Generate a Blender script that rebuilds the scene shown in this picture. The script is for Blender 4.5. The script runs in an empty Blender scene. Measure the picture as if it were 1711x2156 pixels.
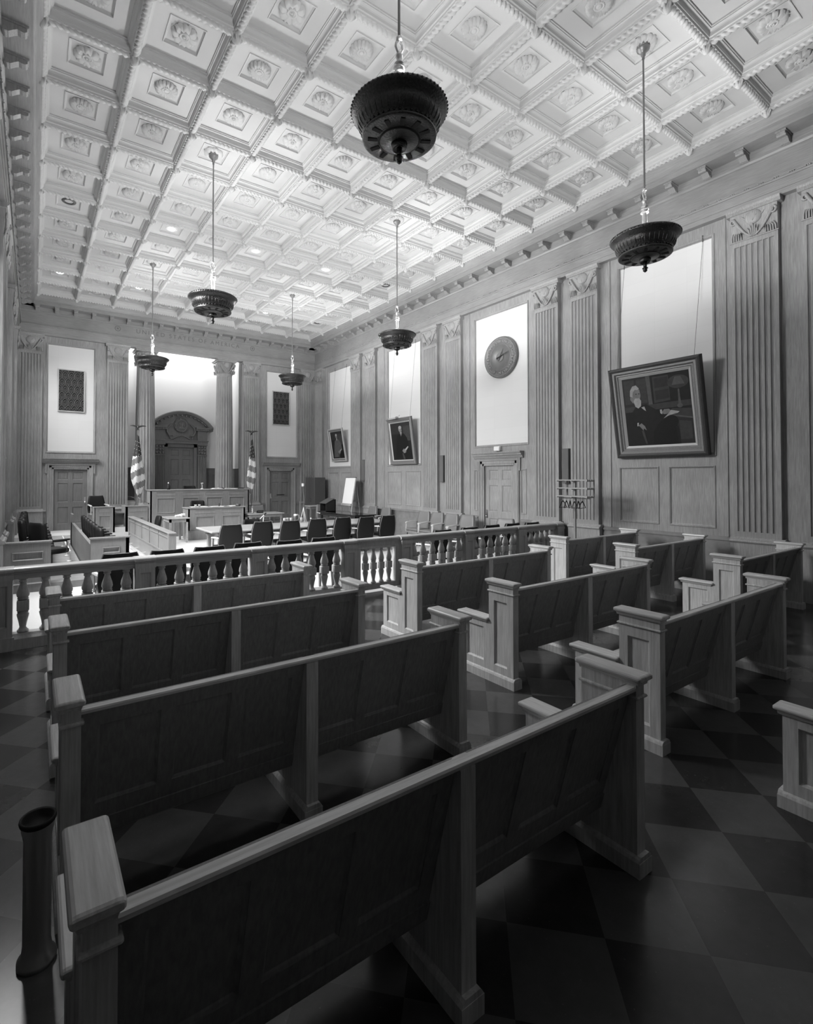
import bpy, math, random
from math import pi, sin, cos, radians, sqrt, atan2
from mathutils import Matrix, Vector
random.seed(7)
S = bpy.context.scene
COL = S.collection

# ------------------------------------------------------------------ camera
YAW, PITCH = -0.5915603, 0.01568
FPX, CXP, CYP = 1049.834, 776.493, 989.166
cp, sp_, cyw, syw = cos(PITCH), sin(PITCH), cos(YAW), sin(YAW)
Fv = Vector((-syw*cp, cyw*cp, sp_))
Rv = Vector((cyw, syw, 0.0))
Uv = Rv.cross(Fv)
cam_d = bpy.data.cameras.new('camera')
cam_d.sensor_fit = 'VERTICAL'
cam_d.sensor_height = 36.0
cam_d.lens = FPX/2156.0*36.0
cam_d.shift_x = (855.5-CXP)/2156.0
cam_d.shift_y = (CYP-1078.0)/2156.0
cam_d.clip_start = 0.02
cam = bpy.data.objects.new('camera', cam_d)
COL.objects.link(cam)
CAMLOC = Vector((-0.0518, -18.869, 1.98))
mw = Matrix.Identity(4)
for i in range(3):
    mw[i][0] = Rv[i]; mw[i][1] = Uv[i]; mw[i][2] = -Fv[i]; mw[i][3] = CAMLOC[i]
cam.matrix_world = mw
S.camera = cam

# ------------------------------------------------------------------ light levels
S.view_settings.view_transform = 'Standard'
S.view_settings.look = 'None'
S.view_settings.gamma = 1.0
S.view_settings.use_curve_mapping = False
S.view_settings.exposure = 0.0
CHANDELIER_W = {0: 470.0, 1: 500.0, 2: 325.0}     # far, middle, near pair
WINDOW_W = {0: 300.0, 1: 560.0, 2: 880.0, 3: 0.0}  # daylight windows of the left wall
COVE_W = 62.0
DOWNLIGHT_W = 40.0
world = bpy.data.worlds.new('world')
S.world = world
world.use_nodes = True
world.node_tree.nodes['Background'].inputs[0].default_value = (0.5, 0.5, 0.5, 1)
world.node_tree.nodes['Background'].inputs[1].default_value = 0.02

def area_light(name, loc, rot, sx, sy, w, parent=None, spread=pi):
    d = bpy.data.lights.new(name, 'AREA'); d.shape = 'RECTANGLE'
    d.size = sx; d.size_y = sy; d.energy = w; d.spread = spread
    o = bpy.data.objects.new(name, d); COL.objects.link(o)
    o.location = loc; o.rotation_euler = rot
    if parent: o.parent = parent
    return o

# ------------------------------------------------------------------ room dimensions
XL, XR = -0.5126, 10.116       # faces of the left and right walls
YB, YF = 0.5126, -19.795        # far (bench) wall, wall behind the camera
UX, UY = 1.067, 1.134221       # ceiling coffer size
CEIL = 7.824
NI, NJ = 9, 17
RY = -11.73                    # railing line

# ------------------------------------------------------------------ materials
MATS = {}
def nmat(name):
    m = bpy.data.materials.new(name); m.use_nodes = True
    nt = m.node_tree; b = nt.nodes['Principled BSDF']
    MATS[name] = m
    return m, nt, b
def g3(v): return (v, v, v, 1)
def plain(name, v, rough=0.5, metal=0.0, spec=0.5, noise=0.0, scale=30.0, bump=0.0, coat=0.0):
    m, nt, b = nmat(name)
    b.inputs['Base Color'].default_value = g3(v)
    b.inputs['Roughness'].default_value = rough
    b.inputs['Metallic'].default_value = metal
    b.inputs['Specular IOR Level'].default_value = spec
    if coat: b.inputs['Coat Weight'].default_value = coat
    if noise or bump:
        tc = nt.nodes.new('ShaderNodeTexCoord'); n = nt.nodes.new('ShaderNodeTexNoise')
        n.inputs['Scale'].default_value = scale; n.inputs['Detail'].default_value = 4
        nt.links.new(tc.outputs['Object'], n.inputs['Vector'])
        if noise:
            r = nt.nodes.new('ShaderNodeMapRange')
            r.inputs['To Min'].default_value = v*(1-noise); r.inputs['To Max'].default_value = v*(1+noise)
            nt.links.new(n.outputs['Fac'], r.inputs['Value'])
            nt.links.new(r.outputs['Result'], b.inputs['Base Color'])
        if bump:
            bp = nt.nodes.new('ShaderNodeBump'); bp.inputs['Strength'].default_value = bump
            bp.inputs['Distance'].default_value = 0.01
            nt.links.new(n.outputs['Fac'], bp.inputs['Height']); nt.links.new(bp.outputs['Normal'], b.inputs['Normal'])
    return m
def wood(name, v, stretch=(14, 14, 0.9), amp=0.22, rough=0.42, big=0.12):
    m, nt, b = nmat(name)
    tc = nt.nodes.new('ShaderNodeTexCoord'); mp = nt.nodes.new('ShaderNodeMapping')
    mp.inputs['Scale'].default_value = stretch
    n = nt.nodes.new('ShaderNodeTexNoise'); n.inputs['Scale'].default_value = 4.5; n.inputs['Detail'].default_value = 7
    n.inputs['Roughness'].default_value = 0.62
    n2 = nt.nodes.new('ShaderNodeTexNoise'); n2.inputs['Scale'].default_value = 1.3; n2.inputs['Detail'].default_value = 2
    nt.links.new(tc.outputs['Object'], mp.inputs['Vector']); nt.links.new(mp.outputs['Vector'], n.inputs['Vector'])
    nt.links.new(tc.outputs['Object'], n2.inputs['Vector'])
    r = nt.nodes.new('ShaderNodeMapRange'); r.inputs['From Min'].default_value = .25; r.inputs['From Max'].default_value = .75
    r.inputs['To Min'].default_value = 1-amp; r.inputs['To Max'].default_value = 1+amp
    r2 = nt.nodes.new('ShaderNodeMapRange'); r2.inputs['From Min'].default_value = .3; r2.inputs['From Max'].default_value = .7
    r2.inputs['To Min'].default_value = v*(1-big); r2.inputs['To Max'].default_value = v*(1+big)
    nt.links.new(n.outputs['Fac'], r.inputs['Value']); nt.links.new(n2.outputs['Fac'], r2.inputs['Value'])
    mu = nt.nodes.new('ShaderNodeMath'); mu.operation = 'MULTIPLY'
    nt.links.new(r.outputs['Result'], mu.inputs[0]); nt.links.new(r2.outputs['Result'], mu.inputs[1])
    nt.links.new(mu.outputs[0], b.inputs['Base Color'])
    b.inputs['Roughness'].default_value = rough
    b.inputs['Specular IOR Level'].default_value = 0.35
    return m
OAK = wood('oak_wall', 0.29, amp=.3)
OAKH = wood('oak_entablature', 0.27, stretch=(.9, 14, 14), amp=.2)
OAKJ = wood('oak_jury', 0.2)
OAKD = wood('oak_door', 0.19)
OAKA = wood('oak_alcove', 0.17)  # alcove oak; also used as shade on jury screens, recess strips, rear wall
PEW_LIT = wood('oak_pew', 0.58, amp=0.3)  # pew ends: side light is put into this paler oak
PEW_SHADED = wood('oak_pew_back', 0.30, stretch=(14, 14, .9), amp=0.25)  # same oak as the ends, darkened for the shade on the backs
TOP_LIT = wood('oak_cap', 0.62, stretch=(0.9, 14, 14), amp=0.25, rough=0.25)  # pew oak lightened for the highlight on upward faces
TOP_LIT_Y = wood('oak_cap_side', 0.60, stretch=(14, 0.9, 14), amp=0.25, rough=0.25)  # same lit tone with the grain turned
DESK = wood('oak_desk', 0.26)
ARM_LIT = wood('pale_wood', 0.55, amp=.1)  # chair wood lightened for the side light on the armrests
TABLE = wood('oak_table', 0.36, stretch=(.9, 14, 14), rough=0.3)
PLASTER = plain('plaster', 0.52, 0.85, noise=0.03, scale=6)
BRONZE = plain('bronze', 0.10, 0.27, metal=0.9, spec=0.6, noise=0.5, scale=60, bump=0.6)
BRASS = plain('polished_brass', 0.80, 0.25, metal=0.6)
ROD = plain('grey_metal', 0.28, 0.4, metal=0.7)
STEEL = plain('steel_grey', 0.10, 0.45, metal=0.2)
LEATHER = plain('black_leather', 0.014, 0.45, spec=.2, bump=0.15, scale=90)
LEATHER_LIT = plain('brown_leather', 0.17, 0.42, bump=0.15, scale=90)  # armchair leather again, light on its fronts put into the colour
CHROME = plain('chrome', 0.6, 0.2, metal=1.0)
BLACK = plain('black', 0.012, 0.7)
BLACKW = plain('black_lacquer', 0.012, 0.12, coat=0.5)
PAPER = plain('paper', 0.8, 0.8)
WHITE = plain('white_paint', 0.72, 0.5)
CREAM = plain('cream_metal', 0.45, 0.5)
CARVE = plain('gilt_frame', 0.22, 0.4, metal=0.35, noise=0.35, scale=70, bump=0.6)
GILT = plain('gilt_liner', 0.55, 0.35, metal=0.3)
DARKFR = plain('dark_frame', 0.05, 0.5, noise=0.6, scale=90, bump=0.7)
CARPET = plain('carpet', 0.60, 0.95, noise=0.10, scale=40)
MARBLE = plain('dado_stone', 0.20, 0.4, noise=0.35, scale=7)
CLOCKM = plain('clock_bronze', 0.20, 0.45, metal=0.3, noise=0.15, scale=15)
GRILLE = plain('grille_bronze', 0.14, 0.45, metal=0.3)
GRILLEB = plain('grille_back', 0.03, 0.8)
ALC = plain('alcove_plaster', 0.80, 0.9)

def fabric():
    m, nt, b = nmat('wall_fabric')
    tc = nt.nodes.new('ShaderNodeTexCoord')
    br = nt.nodes.new('ShaderNodeTexBrick')
    br.inputs['Color1'].default_value = g3(.70); br.inputs['Color2'].default_value = g3(.685)
    br.inputs['Mortar'].default_value = g3(.655); br.inputs['Scale'].default_value = 1.0
    br.inputs['Mortar Size'].default_value = 0.003; br.inputs['Brick Width'].default_value = .6
    br.inputs['Row Height'].default_value = .3; br.offset = 0
    mp = nt.nodes.new('ShaderNodeMapping'); mp.inputs['Rotation'].default_value = (pi/2, 0, 0)
    nt.links.new(tc.outputs['Object'], mp.inputs['Vector'])
    nt.links.new(mp.outputs['Vector'], br.inputs['Vector'])
    nt.links.new(br.outputs['Color'], b.inputs['Base Color'])
    b.inputs['Roughness'].default_value = .9
    return m
FABRIC = fabric()

def tilemat():
    m, nt, b = nmat('floor_tile')
    tc = nt.nodes.new('ShaderNodeTexCoord'); mp = nt.nodes.new('ShaderNodeMapping')
    # tiles of 0.408 m, laid diagonally, one corner at (3.444,-15.61)
    mp.vector_type = 'TEXTURE'
    mp.inputs['Location'].default_value = (3.444, -15.61, 0.003)
    mp.inputs['Rotation'].default_value = (0, 0, pi/4)
    mp.inputs['Scale'].default_value = (0.408, 0.408, 1)
    ck = nt.nodes.new('ShaderNodeTexChecker'); ck.inputs['Scale'].default_value = 1.0
    ck.inputs['Color1'].default_value = g3(1); ck.inputs['Color2'].default_value = g3(0)
    nt.links.new(tc.outputs['Object'], mp.inputs['Vector']); nt.links.new(mp.outputs['Vector'], ck.inputs['Vector'])
    n = nt.nodes.new('ShaderNodeTexNoise'); n.inputs['Scale'].default_value = 9; n.inputs['Detail'].default_value = 8
    n.inputs['Roughness'].default_value = .7
    nt.links.new(tc.outputs['Object'], n.inputs['Vector'])
    v = nt.nodes.new('ShaderNodeTexVoronoi'); v.inputs['Scale'].default_value = 26
    nt.links.new(tc.outputs['Object'], v.inputs['Vector'])
    sp = nt.nodes.new('ShaderNodeMapRange'); sp.inputs['From Min'].default_value = .0; sp.inputs['From Max'].default_value = .10
    sp.inputs['To Min'].default_value = .06; sp.inputs['To Max'].default_value = 0
    nt.links.new(v.outputs['Distance'], sp.inputs['Value'])
    la = nt.nodes.new('ShaderNodeMapRange'); la.inputs['To Min'].default_value = .065; la.inputs['To Max'].default_value = .12
    da = nt.nodes.new('ShaderNodeMapRange'); da.inputs['To Min'].default_value = .022; da.inputs['To Max'].default_value = .055
    for q in (la, da): nt.links.new(n.outputs['Fac'], q.inputs['Value'])
    mx = nt.nodes.new('ShaderNodeMix'); mx.data_type = 'FLOAT'
    nt.links.new(ck.outputs['Fac'], mx.inputs[0]); nt.links.new(da.outputs['Result'], mx.inputs[2]); nt.links.new(la.outputs['Result'], mx.inputs[3])
    ad = nt.nodes.new('ShaderNodeMath'); ad.operation = 'ADD'
    nt.links.new(mx.outputs[0], ad.inputs[0]); nt.links.new(sp.outputs['Result'], ad.inputs[1])
    nt.links.new(ad.outputs[0], b.inputs['Base Color'])
    b.inputs['Roughness'].default_value = .2; b.inputs['Specular IOR Level'].default_value = .5
    return m
TILE = tilemat()

def emit(name, s):
    m, nt, b = nmat(name)
    b.inputs['Base Color'].default_value = g3(.8)
    b.inputs['Emission Color'].default_value = g3(1); b.inputs['Emission Strength'].default_value = s
    return m
LAMP = emit('lit_lamp', 12.0)
BULB = emit('lit_bulb', 6.0)
def glassm(name, rough=0.02):
    m, nt, b = nmat(name)
    b.inputs['Base Color'].default_value = g3(.95); b.inputs['Transmission Weight'].default_value = 1.0
    b.inputs['Roughness'].default_value = rough; b.inputs['IOR'].default_value = 1.45
    return m
GLASS = glassm('clear_glass', .25); GLASS.node_tree.nodes['Principled BSDF'].inputs['Transmission Weight'].default_value = .55; GLASS.node_tree.nodes['Principled BSDF'].inputs['Base Color'].default_value = g3(.75)
def panem():
    m = bpy.data.materials.new('window_glass'); m.use_nodes = True; nt = m.node_tree
    nt.nodes.remove(nt.nodes['Principled BSDF']); out = nt.nodes['Material Output']
    t = nt.nodes.new('ShaderNodeBsdfTransparent'); gl = nt.nodes.new('ShaderNodeBsdfGlossy')
    t.inputs[0].default_value = g3(.93); gl.inputs['Roughness'].default_value = .05
    mx = nt.nodes.new('ShaderNodeMixShader'); mx.inputs[0].default_value = .06
    nt.links.new(t.outputs[0], mx.inputs[1]); nt.links.new(gl.outputs[0], mx.inputs[2]); nt.links.new(mx.outputs[0], out.inputs[0])
    return m
PANE = panem()

# ------------------------------------------------------------------ mesh builder
class MB:
    def __init__(s):
        s.v = []; s.f = []; s.m = []; s.sm = []; s.M = Matrix.Identity(4)
    def add(s, vs, fs, m=0, smooth=False):
        o = len(s.v); M = s.M
        s.v.extend([M @ Vector(p) for p in vs])
        for f in fs:
            s.f.append([i+o for i in f]); s.m.append(m); s.sm.append(smooth)
    def quad(s, a, b, c, d, m=0): s.add([a, b, c, d], [(0, 1, 2, 3)], m)
    def box(s, x0, x1, y0, y1, z0, z1, m=0):
        s.add([(x0,y0,z0),(x1,y0,z0),(x1,y1,z0),(x0,y1,z0),(x0,y0,z1),(x1,y0,z1),(x1,y1,z1),(x0,y1,z1)],
              [(0,3,2,1),(4,5,6,7),(0,1,5,4),(1,2,6,5),(2,3,7,6),(3,0,4,7)], m)
    def bbox(s, x0, x1, y0, y1, z0, z1, b=.01, m=0):
        """box with chamfered edges"""
        c = [(x0+b, x1-b, y0+b, y1-b, z0, z0), (x0, x1, y0, y1, z0+b, z0+b), (x0, x1, y0, y1, z1-b, z1-b), (x0+b, x1-b, y0+b, y1-b, z1, z1)]
        vs = []
        for (a0, a1, b0, b1, z, _), ins in zip(c, (0, 1, 1, 0)):
            if ins:
                vs += [(a0+b,b0,z),(a1-b,b0,z),(a1,b0+b,z),(a1,b1-b,z),(a1-b,b1,z),(a0+b,b1,z),(a0,b1-b,z),(a0,b0+b,z)]
            else:
                vs += [(a0,b0,z),(a1,b0,z),(a1,b0,z),(a1,b1,z),(a1,b1,z),(a0,b1,z),(a0,b1,z),(a0,b0,z)]
        fs = []
        for k in range(3):
            for i in range(8):
                j = (i+1) % 8
                fs.append((k*8+i, k*8+j, (k+1)*8+j, (k+1)*8+i))
        fs.append((0, 6, 4, 2)); fs.append((24, 26, 28, 30))
        s.add(vs, fs, m)
    def loft(s, rings, m=0, smooth=False, closed=True, cap0=True, cap1=True):
        n = len(rings[0]); vs = [p for r in rings for p in r]; fs = []
        for k in range(len(rings)-1):
            for i in range(n if closed else n-1):
                j = (i+1) % n
                fs.append((k*n+i, k*n+j, (k+1)*n+j, (k+1)*n+i))
        s.add(vs, fs, m, smooth)
        if closed and cap0: s.add(rings[0], [tuple(range(n-1, -1, -1))], m)
        if closed and cap1: s.add(rings[-1], [tuple(range(n))], m)
    def prism(s, poly, axis, a, b, m=0, smooth=False):
        """extrude a 2D polygon; axis x: (y,z) poly, y: (x,z), z: (x,y)"""
        def P(p, t): return {'x': (t, p[0], p[1]), 'y': (p[0], t, p[1]), 'z': (p[0], p[1], t)}[axis]
        s.loft([[P(p, a) for p in poly], [P(p, b) for p in poly]], m, smooth)
    def lathe(s, prof, c=(0, 0, 0), n=16, m=0, smooth=True, a0=0, a1=2*pi):
        full = abs(a1-a0-2*pi) < 1e-6
        k = n if full else n+1
        vs = []; fs = []
        for (r, z) in prof:
            for i in range(k):
                t = a0+(a1-a0)*i/n
                vs.append((c[0]+r*cos(t), c[1]+r*sin(t), c[2]+z))
        for q in range(len(prof)-1):
            for i in range(n):
                j = (i+1) % k
                fs.append((q*k+i, q*k+j, (q+1)*k+j, (q+1)*k+i))
        s.add(vs, fs, m, smooth)
    def tube(s, pts, r, n=6, m=0, smooth=True, caps=True):
        pts = [Vector(p) for p in pts]; rr = r if isinstance(r, (list, tuple)) else [r]*len(pts)
        rings = []; up = None
        for i, p in enumerate(pts):
            d = (pts[min(i+1, len(pts)-1)]-pts[max(i-1, 0)])
            if d.length < 1e-9: d = Vector((0, 0, 1))
            d.normalize()
            if up is None:
                up = Vector((0, 0, 1)) if abs(d.z) < .9 else Vector((1, 0, 0))
            x = up.cross(d)
            if x.length < 1e-6: x = Vector((1, 0, 0)).cross(d)
            x.normalize(); y = d.cross(x); up = y
            rings.append([tuple(p+(x*cos(2*pi*k/n)+y*sin(2*pi*k/n))*rr[i]) for k in range(n)])
        s.loft(rings, m, smooth, True, caps, caps)
    def sphere(s, c, r, n=10, m=0, sc=(1, 1, 1)):
        h = max(4, n//2+1); rings = []
        for k in range(h+1):
            a = -pi/2+pi*k/h
            rings.append([(c[0]+r*sc[0]*cos(a)*cos(2*pi*i/n), c[1]+r*sc[1]*cos(a)*sin(2*pi*i/n), c[2]+r*sc[2]*sin(a)) for i in range(n)])
        s.loft(rings, m, True, True, False, False)
    def disc(s, c, r, n, axis='z', m=0):
        vs = []
        for i in range(n):
            a = 2*pi*i/n; x, y = r*cos(a), r*sin(a)
            vs.append({'z': (c[0]+x, c[1]+y, c[2]), 'y': (c[0]+x, c[1], c[2]+y), 'x': (c[0], c[1]+x, c[2]+y)}[axis])
        s.add(vs, [tuple(range(n))], m)
    def paneled(s, W, H, holes, prof, m=0, mp=None, x0=0, z0=0, y=0):
        """front plane at y, facing -y, with sunk panels; prof = [(inset, depth)...], depth +y = recessed"""
        if mp is None: mp = m
        xs = sorted({x0, x0+W, *[h[0] for h in holes], *[h[1] for h in holes]})
        zs = sorted({z0, z0+H, *[h[2] for h in holes], *[h[3] for h in holes]})
        for i in range(len(xs)-1):
            for j in range(len(zs)-1):
                cx, cz = (xs[i]+xs[i+1])/2, (zs[j]+zs[j+1])/2
                if any(h[0] < cx < h[1] and h[2] < cz < h[3] for h in holes): continue
                s.quad((xs[i], y, zs[j]), (xs[i+1], y, zs[j]), (xs[i+1], y, zs[j+1]), (xs[i], y, zs[j+1]), m)
        for h in holes:
            pr = [(0, 0)]+list(prof); rings = []
            for (ins, dep) in pr:
                rings.append([(h[0]+ins, y+dep, h[2]+ins), (h[1]-ins, y+dep, h[2]+ins), (h[1]-ins, y+dep, h[3]-ins), (h[0]+ins, y+dep, h[3]-ins)])
            for k in range(len(rings)-1):
                for i in range(4):
                    j = (i+1) % 4
                    s.quad(rings[k][i], rings[k][j], rings[k+1][j], rings[k+1][i], m)
            s.quad(*rings[-1], mp)
    def mesh(s, name, mats):
        me = bpy.data.meshes.new(name)
        me.from_pydata([tuple(p) for p in s.v], [], s.f)
        for mt in mats: me.materials.append(mt)
        me.polygons.foreach_set('material_index', s.m)
        me.polygons.foreach_set('use_smooth', s.sm)
        me.update()
        return me
    def build(s, name, mats, parent=None, **tags):
        if not isinstance(mats, (list, tuple)): mats = [mats]
        o = bpy.data.objects.new(name, s.mesh(name, mats)); COL.objects.link(o)
        if parent: o.parent = parent
        for k, v in tags.items(): o[k] = v
        return o
def T(x=0, y=0, z=0): return Matrix.Translation((x, y, z))
def RZ(a): return Matrix.Rotation(a, 4, 'Z')
def RX(a): return Matrix.Rotation(a, 4, 'X')
def RY_(a): return Matrix.Rotation(a, 4, 'Y')
def SC(x, y, z): return Matrix.Diagonal((x, y, z, 1))

def thing(name, label, cat, loc=(0, 0, 0), rz=0, group=None):
    o = bpy.data.objects.new(name, None); COL.objects.link(o)
    o.empty_display_size = .2
    o.location = loc; o.rotation_euler = (0, 0, rz)
    o['label'] = label; o['category'] = cat
    if group: o['group'] = group
    return o
def tag(o, label, cat, group=None):
    o['label'] = label; o['category'] = cat
    if group: o['group'] = group
    return o
def struct(o): o['kind'] = 'structure'; return o
def root(name, loc=(0, 0, 0), rz=0):
    o = bpy.data.objects.new(name, None); COL.objects.link(o); o.location = loc; o.rotation_euler = (0, 0, rz)
    o['kind'] = 'structure'; return o
KIDS = {}
def kids(o): return [c for c in bpy.data.objects if c.parent is o]
def dup(r, loc, rz, label, group=None):
    c = r.copy(); COL.objects.link(c); c.location = loc; c.rotation_euler = (0, 0, rz)
    c['label'] = label
    if group: c['group'] = group
    def rec(a, b):
        if a not in KIDS: KIDS[a] = kids(a)
        for ch in KIDS[a]:
            d = ch.copy(); COL.objects.link(d); d.parent = b
            rec(ch, d)
    rec(r, c)
    return c
MOULD = [(0.0, .006), (.012, .012), (.02, .02), (.028, .022)]
MOULDS = [(0.0, .008), (.015, .014), (.022, .014)]

exec_parts = None

# =================================================================== FLOOR
mb = MB(); mb.box(XL-.6, XR+.6, YF-.3, RY-.0, -.2, 0)
fl = mb.build('floor', TILE); struct(fl)
mb = MB(); mb.box(XL-.6, XR+.6, RY, YB+2.2, -.2, 0)
mb.build('carpet', CARPET, fl)

# =================================================================== CEILING
def rope(mb, p0, p1, r=.036, turns_per_m=13, n=8):
    p0 = Vector(p0); p1 = Vector(p1); L = (p1-p0).length; d = (p1-p0)/L
    side = Vector((0, 0, 1)).cross(d); up = Vector((0, 0, 1)); k = int(L*48); rings = []
    for i in range(k+1):
        c = p0+d*(L*i/k); ring = []
        for j in range(n):
            a = pi*1.12*j/(n-1)-pi*.06+pi          # lower half only
            rr = r*(1+.40*cos(2*a-2*pi*turns_per_m*.5*L*i/k*2/1.0))
            ring.append(tuple(c+side*cos(a)*rr+up*sin(a)*rr))
        rings.append(ring)
    mb.loft(rings, 0, True, False)
cell = MB()
def ring_levels(mb, sx, sy, lev, cx=0, cy=0, close=True):
    rr = [[(cx-sx+d, cy-sy+d, z), (cx+sx-d, cy-sy+d, z), (cx+sx-d, cy+sy-d, z), (cx-sx+d, cy+sy-d, z)] for d, z in lev]
    for k in range(len(rr)-1):
        for i in range(4):
            j = (i+1) % 4
            mb.quad(rr[k][i], rr[k+1][i], rr[k+1][j], rr[k][j], 0)
    return rr[-1]
lev = [(0, .02), (.052, .02), (.054, .045), (.066, .055), (.068, .095), (.074, .112), (.086, .125), (.1, .13), (.1, .145), (.112, .147), (.112, .17)]
ring_levels(cell, UX/2, UY/2, lev)
ax, ay = UX/2-.112, UY/2-.112
fx, fy = .235, .245
# flat field around the rosette frame
cell.quad((-ax, -ay, .17), (-ax, -fy, .17), (ax, -fy, .17), (ax, -ay, .17))
cell.quad((-ax, fy, .17), (-ax, ay, .17), (ax, ay, .17), (ax, fy, .17))
cell.quad((-ax, -fy, .17), (-ax, fy, .17), (-fx, fy, .17), (-fx, -fy, .17))
cell.quad((fx, -fy, .17), (fx, fy, .17), (ax, fy, .17), (ax, -fy, .17))
last = ring_levels(cell, fx, fy, [(0, .17), (0, .158), (.012, .158), (.014, .178), (.032, .196), (.036, .197)])
cell.quad(last[0], last[3], last[2], last[1])
big = MB()
cellv = [Vector(p) for p in cell.v]
for i in range(NI):
    for j in range(NJ):
        c = Vector(((i+.5)*UX, -(j+.5)*UY, CEIL))
        o = len(big.v)
        big.v.extend([p+c for p in cellv]); big.f.extend([[q+o for q in f] for f in cell.f])
        big.m.extend(cell.m); big.sm.extend(cell.sm)
rx = MB(); rope(rx, (0.05, 0, 0), (UX-.05, 0, 0)); ry = MB(); rope(ry, (0, -.05, 0), (0, -UY+.05, 0))
bo = MB(); bo.lathe([(.0, -.125), (.02, -.12), (.045, -.095), (.058, -.06), (.05, -.035), (.07, -.02), (.078, .0), (.06, .02)], n=10)
for k_ in range(6):
    a_ = 2*pi*k_/6; bo.tube([(.05*cos(a_), .05*sin(a_), -.0), (.066*cos(a_), .066*sin(a_), -.05), (.03*cos(a_), .03*sin(a_), -.105)], [.012, .016, .006], 5)
def stamp(dst, src, c):
    o = len(dst.v); c = Vector(c)
    dst.v.extend([p+c for p in src.v]); dst.f.extend([[q+o for q in f] for f in src.f]); dst.m.extend(src.m); dst.sm.extend(src.sm)
ropes = MB()
for i in range(NI+1):
    for j in range(NJ+1):
        stamp(ropes, bo, (i*UX, -j*UY, CEIL+.02))
        if i < NI: stamp(ropes, rx, (i*UX, -j*UY, CEIL+.02))
        if j < NJ: stamp(ropes, ry, (i*UX, -j*UY, CEIL+.02))
big.box(XL-.4, XR+.4, YF-.3, YB+.4, CEIL+.3, CEIL+.45)
ceil = big.build('ceiling', PLASTER); struct(ceil)
ropes.build('rope_moulding', PLASTER, ceil)

def rosette(kind):
    mb = MB()
    if kind == 0:       # eight broad petals
        n, r, w = 8, .175, .062
    elif kind == 1:     # scalloped shell flower
        n, r, w = 16, .17, .030
    else:
        n, r, w = 12, .175, .042
    for i in range(n):
        a = 2*pi*i/n
        mb.M = RZ(a)
        rings = []
        for t, ww, z in ((.04, .25, -.02), (.35, .8, -.05), (.7, 1.0, -.07), (.92, .8, -.055), (1.0, .25, -.015)):
            x = r*t; q = w*ww
            rings.append([(x, -q, 0), (x, -q*.6, z), (x, 0, z*.45), (x, q*.6, z), (x, q, 0)])
        mb.loft(rings, 0, True, False)
    mb.M = Matrix.Identity(4)
    mb.lathe([(.0, -.05), (.02, -.058), (.035, -.05), (.04, -.035), (.05, -.05), (.062, -.055), (.07, -.045), (.072, -.02), (.075, 0)], n=16)
    if kind != 1:
        for i in range(8):
            a = 2*pi*i/8; mb.sphere((.022*cos(a), .022*sin(a), -.058), .008, 6)
    return mb
ros = [rosette(k) for k in range(3)]
rosm = [r.mesh('rosette', [PLASTER]) for r in ros]
LIT = [(0, 1), (2, 1), (4, 1), (6, 1), (2, 5), (4, 5), (6, 5)]
UNLIT = [(0, 5), (8, 5), (8, 1)]
CH = [(2, 3), (6, 3), (2, 8), (6, 8), (2, 13), (6, 13)]
def cc(i, j, z=0): return Vector(((i+.5)*UX, -(j+.5)*UY, CEIL+z))
spots = []
for i in range(NI):
    for j in range(NJ):
        if (i, j) in LIT or (i, j) in UNLIT: continue
        c = cc(i, j, .195); d = c-CAMLOC; dep = d.dot(Fv)
        vis = False
        if dep > .1:
            X = CXP+FPX*d.dot(Rv)/dep; Y = CYP-FPX*d.dot(Uv)/dep
            vis = -20 < X < 1731 and -20 < Y < 2176
        spots.append((0 if vis else 1, d.length, i, j, c))
spots.sort(key=lambda q: q[:4])
rest = MB()
for n, (_, _, i, j, c) in enumerate(spots):
    k = [0, 1, 2][(i*1+j*2) % 3]
    if n < 98:
        o = bpy.data.objects.new('rosette', rosm[k]); COL.objects.link(o); o.location = c; o.parent = ceil
    else: stamp(rest, ros[k], c)
rest.build('rosette', PLASTER, ceil, kind='stuff')
# recessed lights
def recessed(lit):
    mb = MB(); mb.lathe([(.085, -.012), (.12, -.02), (.135, -.01), (.14, 0)], n=24)
    md = MB(); md.lathe([(0, .03 if not lit else -.008), (.085, .03 if not lit else -.008), (.086, -.012)], n=24)
    return mb, md
RN = {(0, 1): 'lit recessed ceiling light in the leftmost coffer column above the left rear door',
      (2, 1): 'lit recessed ceiling light above the left chandelier farthest from the camera',
      (4, 1): 'lit recessed ceiling light in the middle column, directly in front of the carved frieze lettering',
      (6, 1): 'lit recessed ceiling light above the far right chandelier near the bench wall',
      (2, 5): 'lit recessed ceiling light left of the long chandelier rod, nearest lit light on the left',
      (4, 5): 'lit recessed ceiling light at the middle of the ceiling, between the two chandelier rods',
      (6, 5): 'lit recessed ceiling light beside the rod of the right middle chandelier',
      (0, 5): 'unlit recessed ceiling light in the coffer column against the left wall',
      (8, 5): 'unlit recessed ceiling light in the coffer column by the right cornice, the nearer one',
      (8, 1): 'unlit recessed ceiling light in the coffer column by the right cornice, near the rear corner'}
for key in LIT+UNLIT:
    lit = key in LIT
    a, b = recessed(lit)
    t = thing('recessed_light', RN[key], 'ceiling light', cc(*key, .195), 0, 'recessed ceiling lights')
    a.build('trim_ring', WHITE if lit else STEEL, t); b.build('lens', LAMP if lit else BLACK, t)
    if lit:
        d = bpy.data.lights.new('downlight', 'SPOT'); d.energy = DOWNLIGHT_W; d.spot_size = radians(95); d.spot_blend = .6; d.shadow_soft_size = .08
        o = bpy.data.objects.new('downlight', d); COL.objects.link(o); o.parent = t; o.location = (0, 0, -.04)

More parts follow.
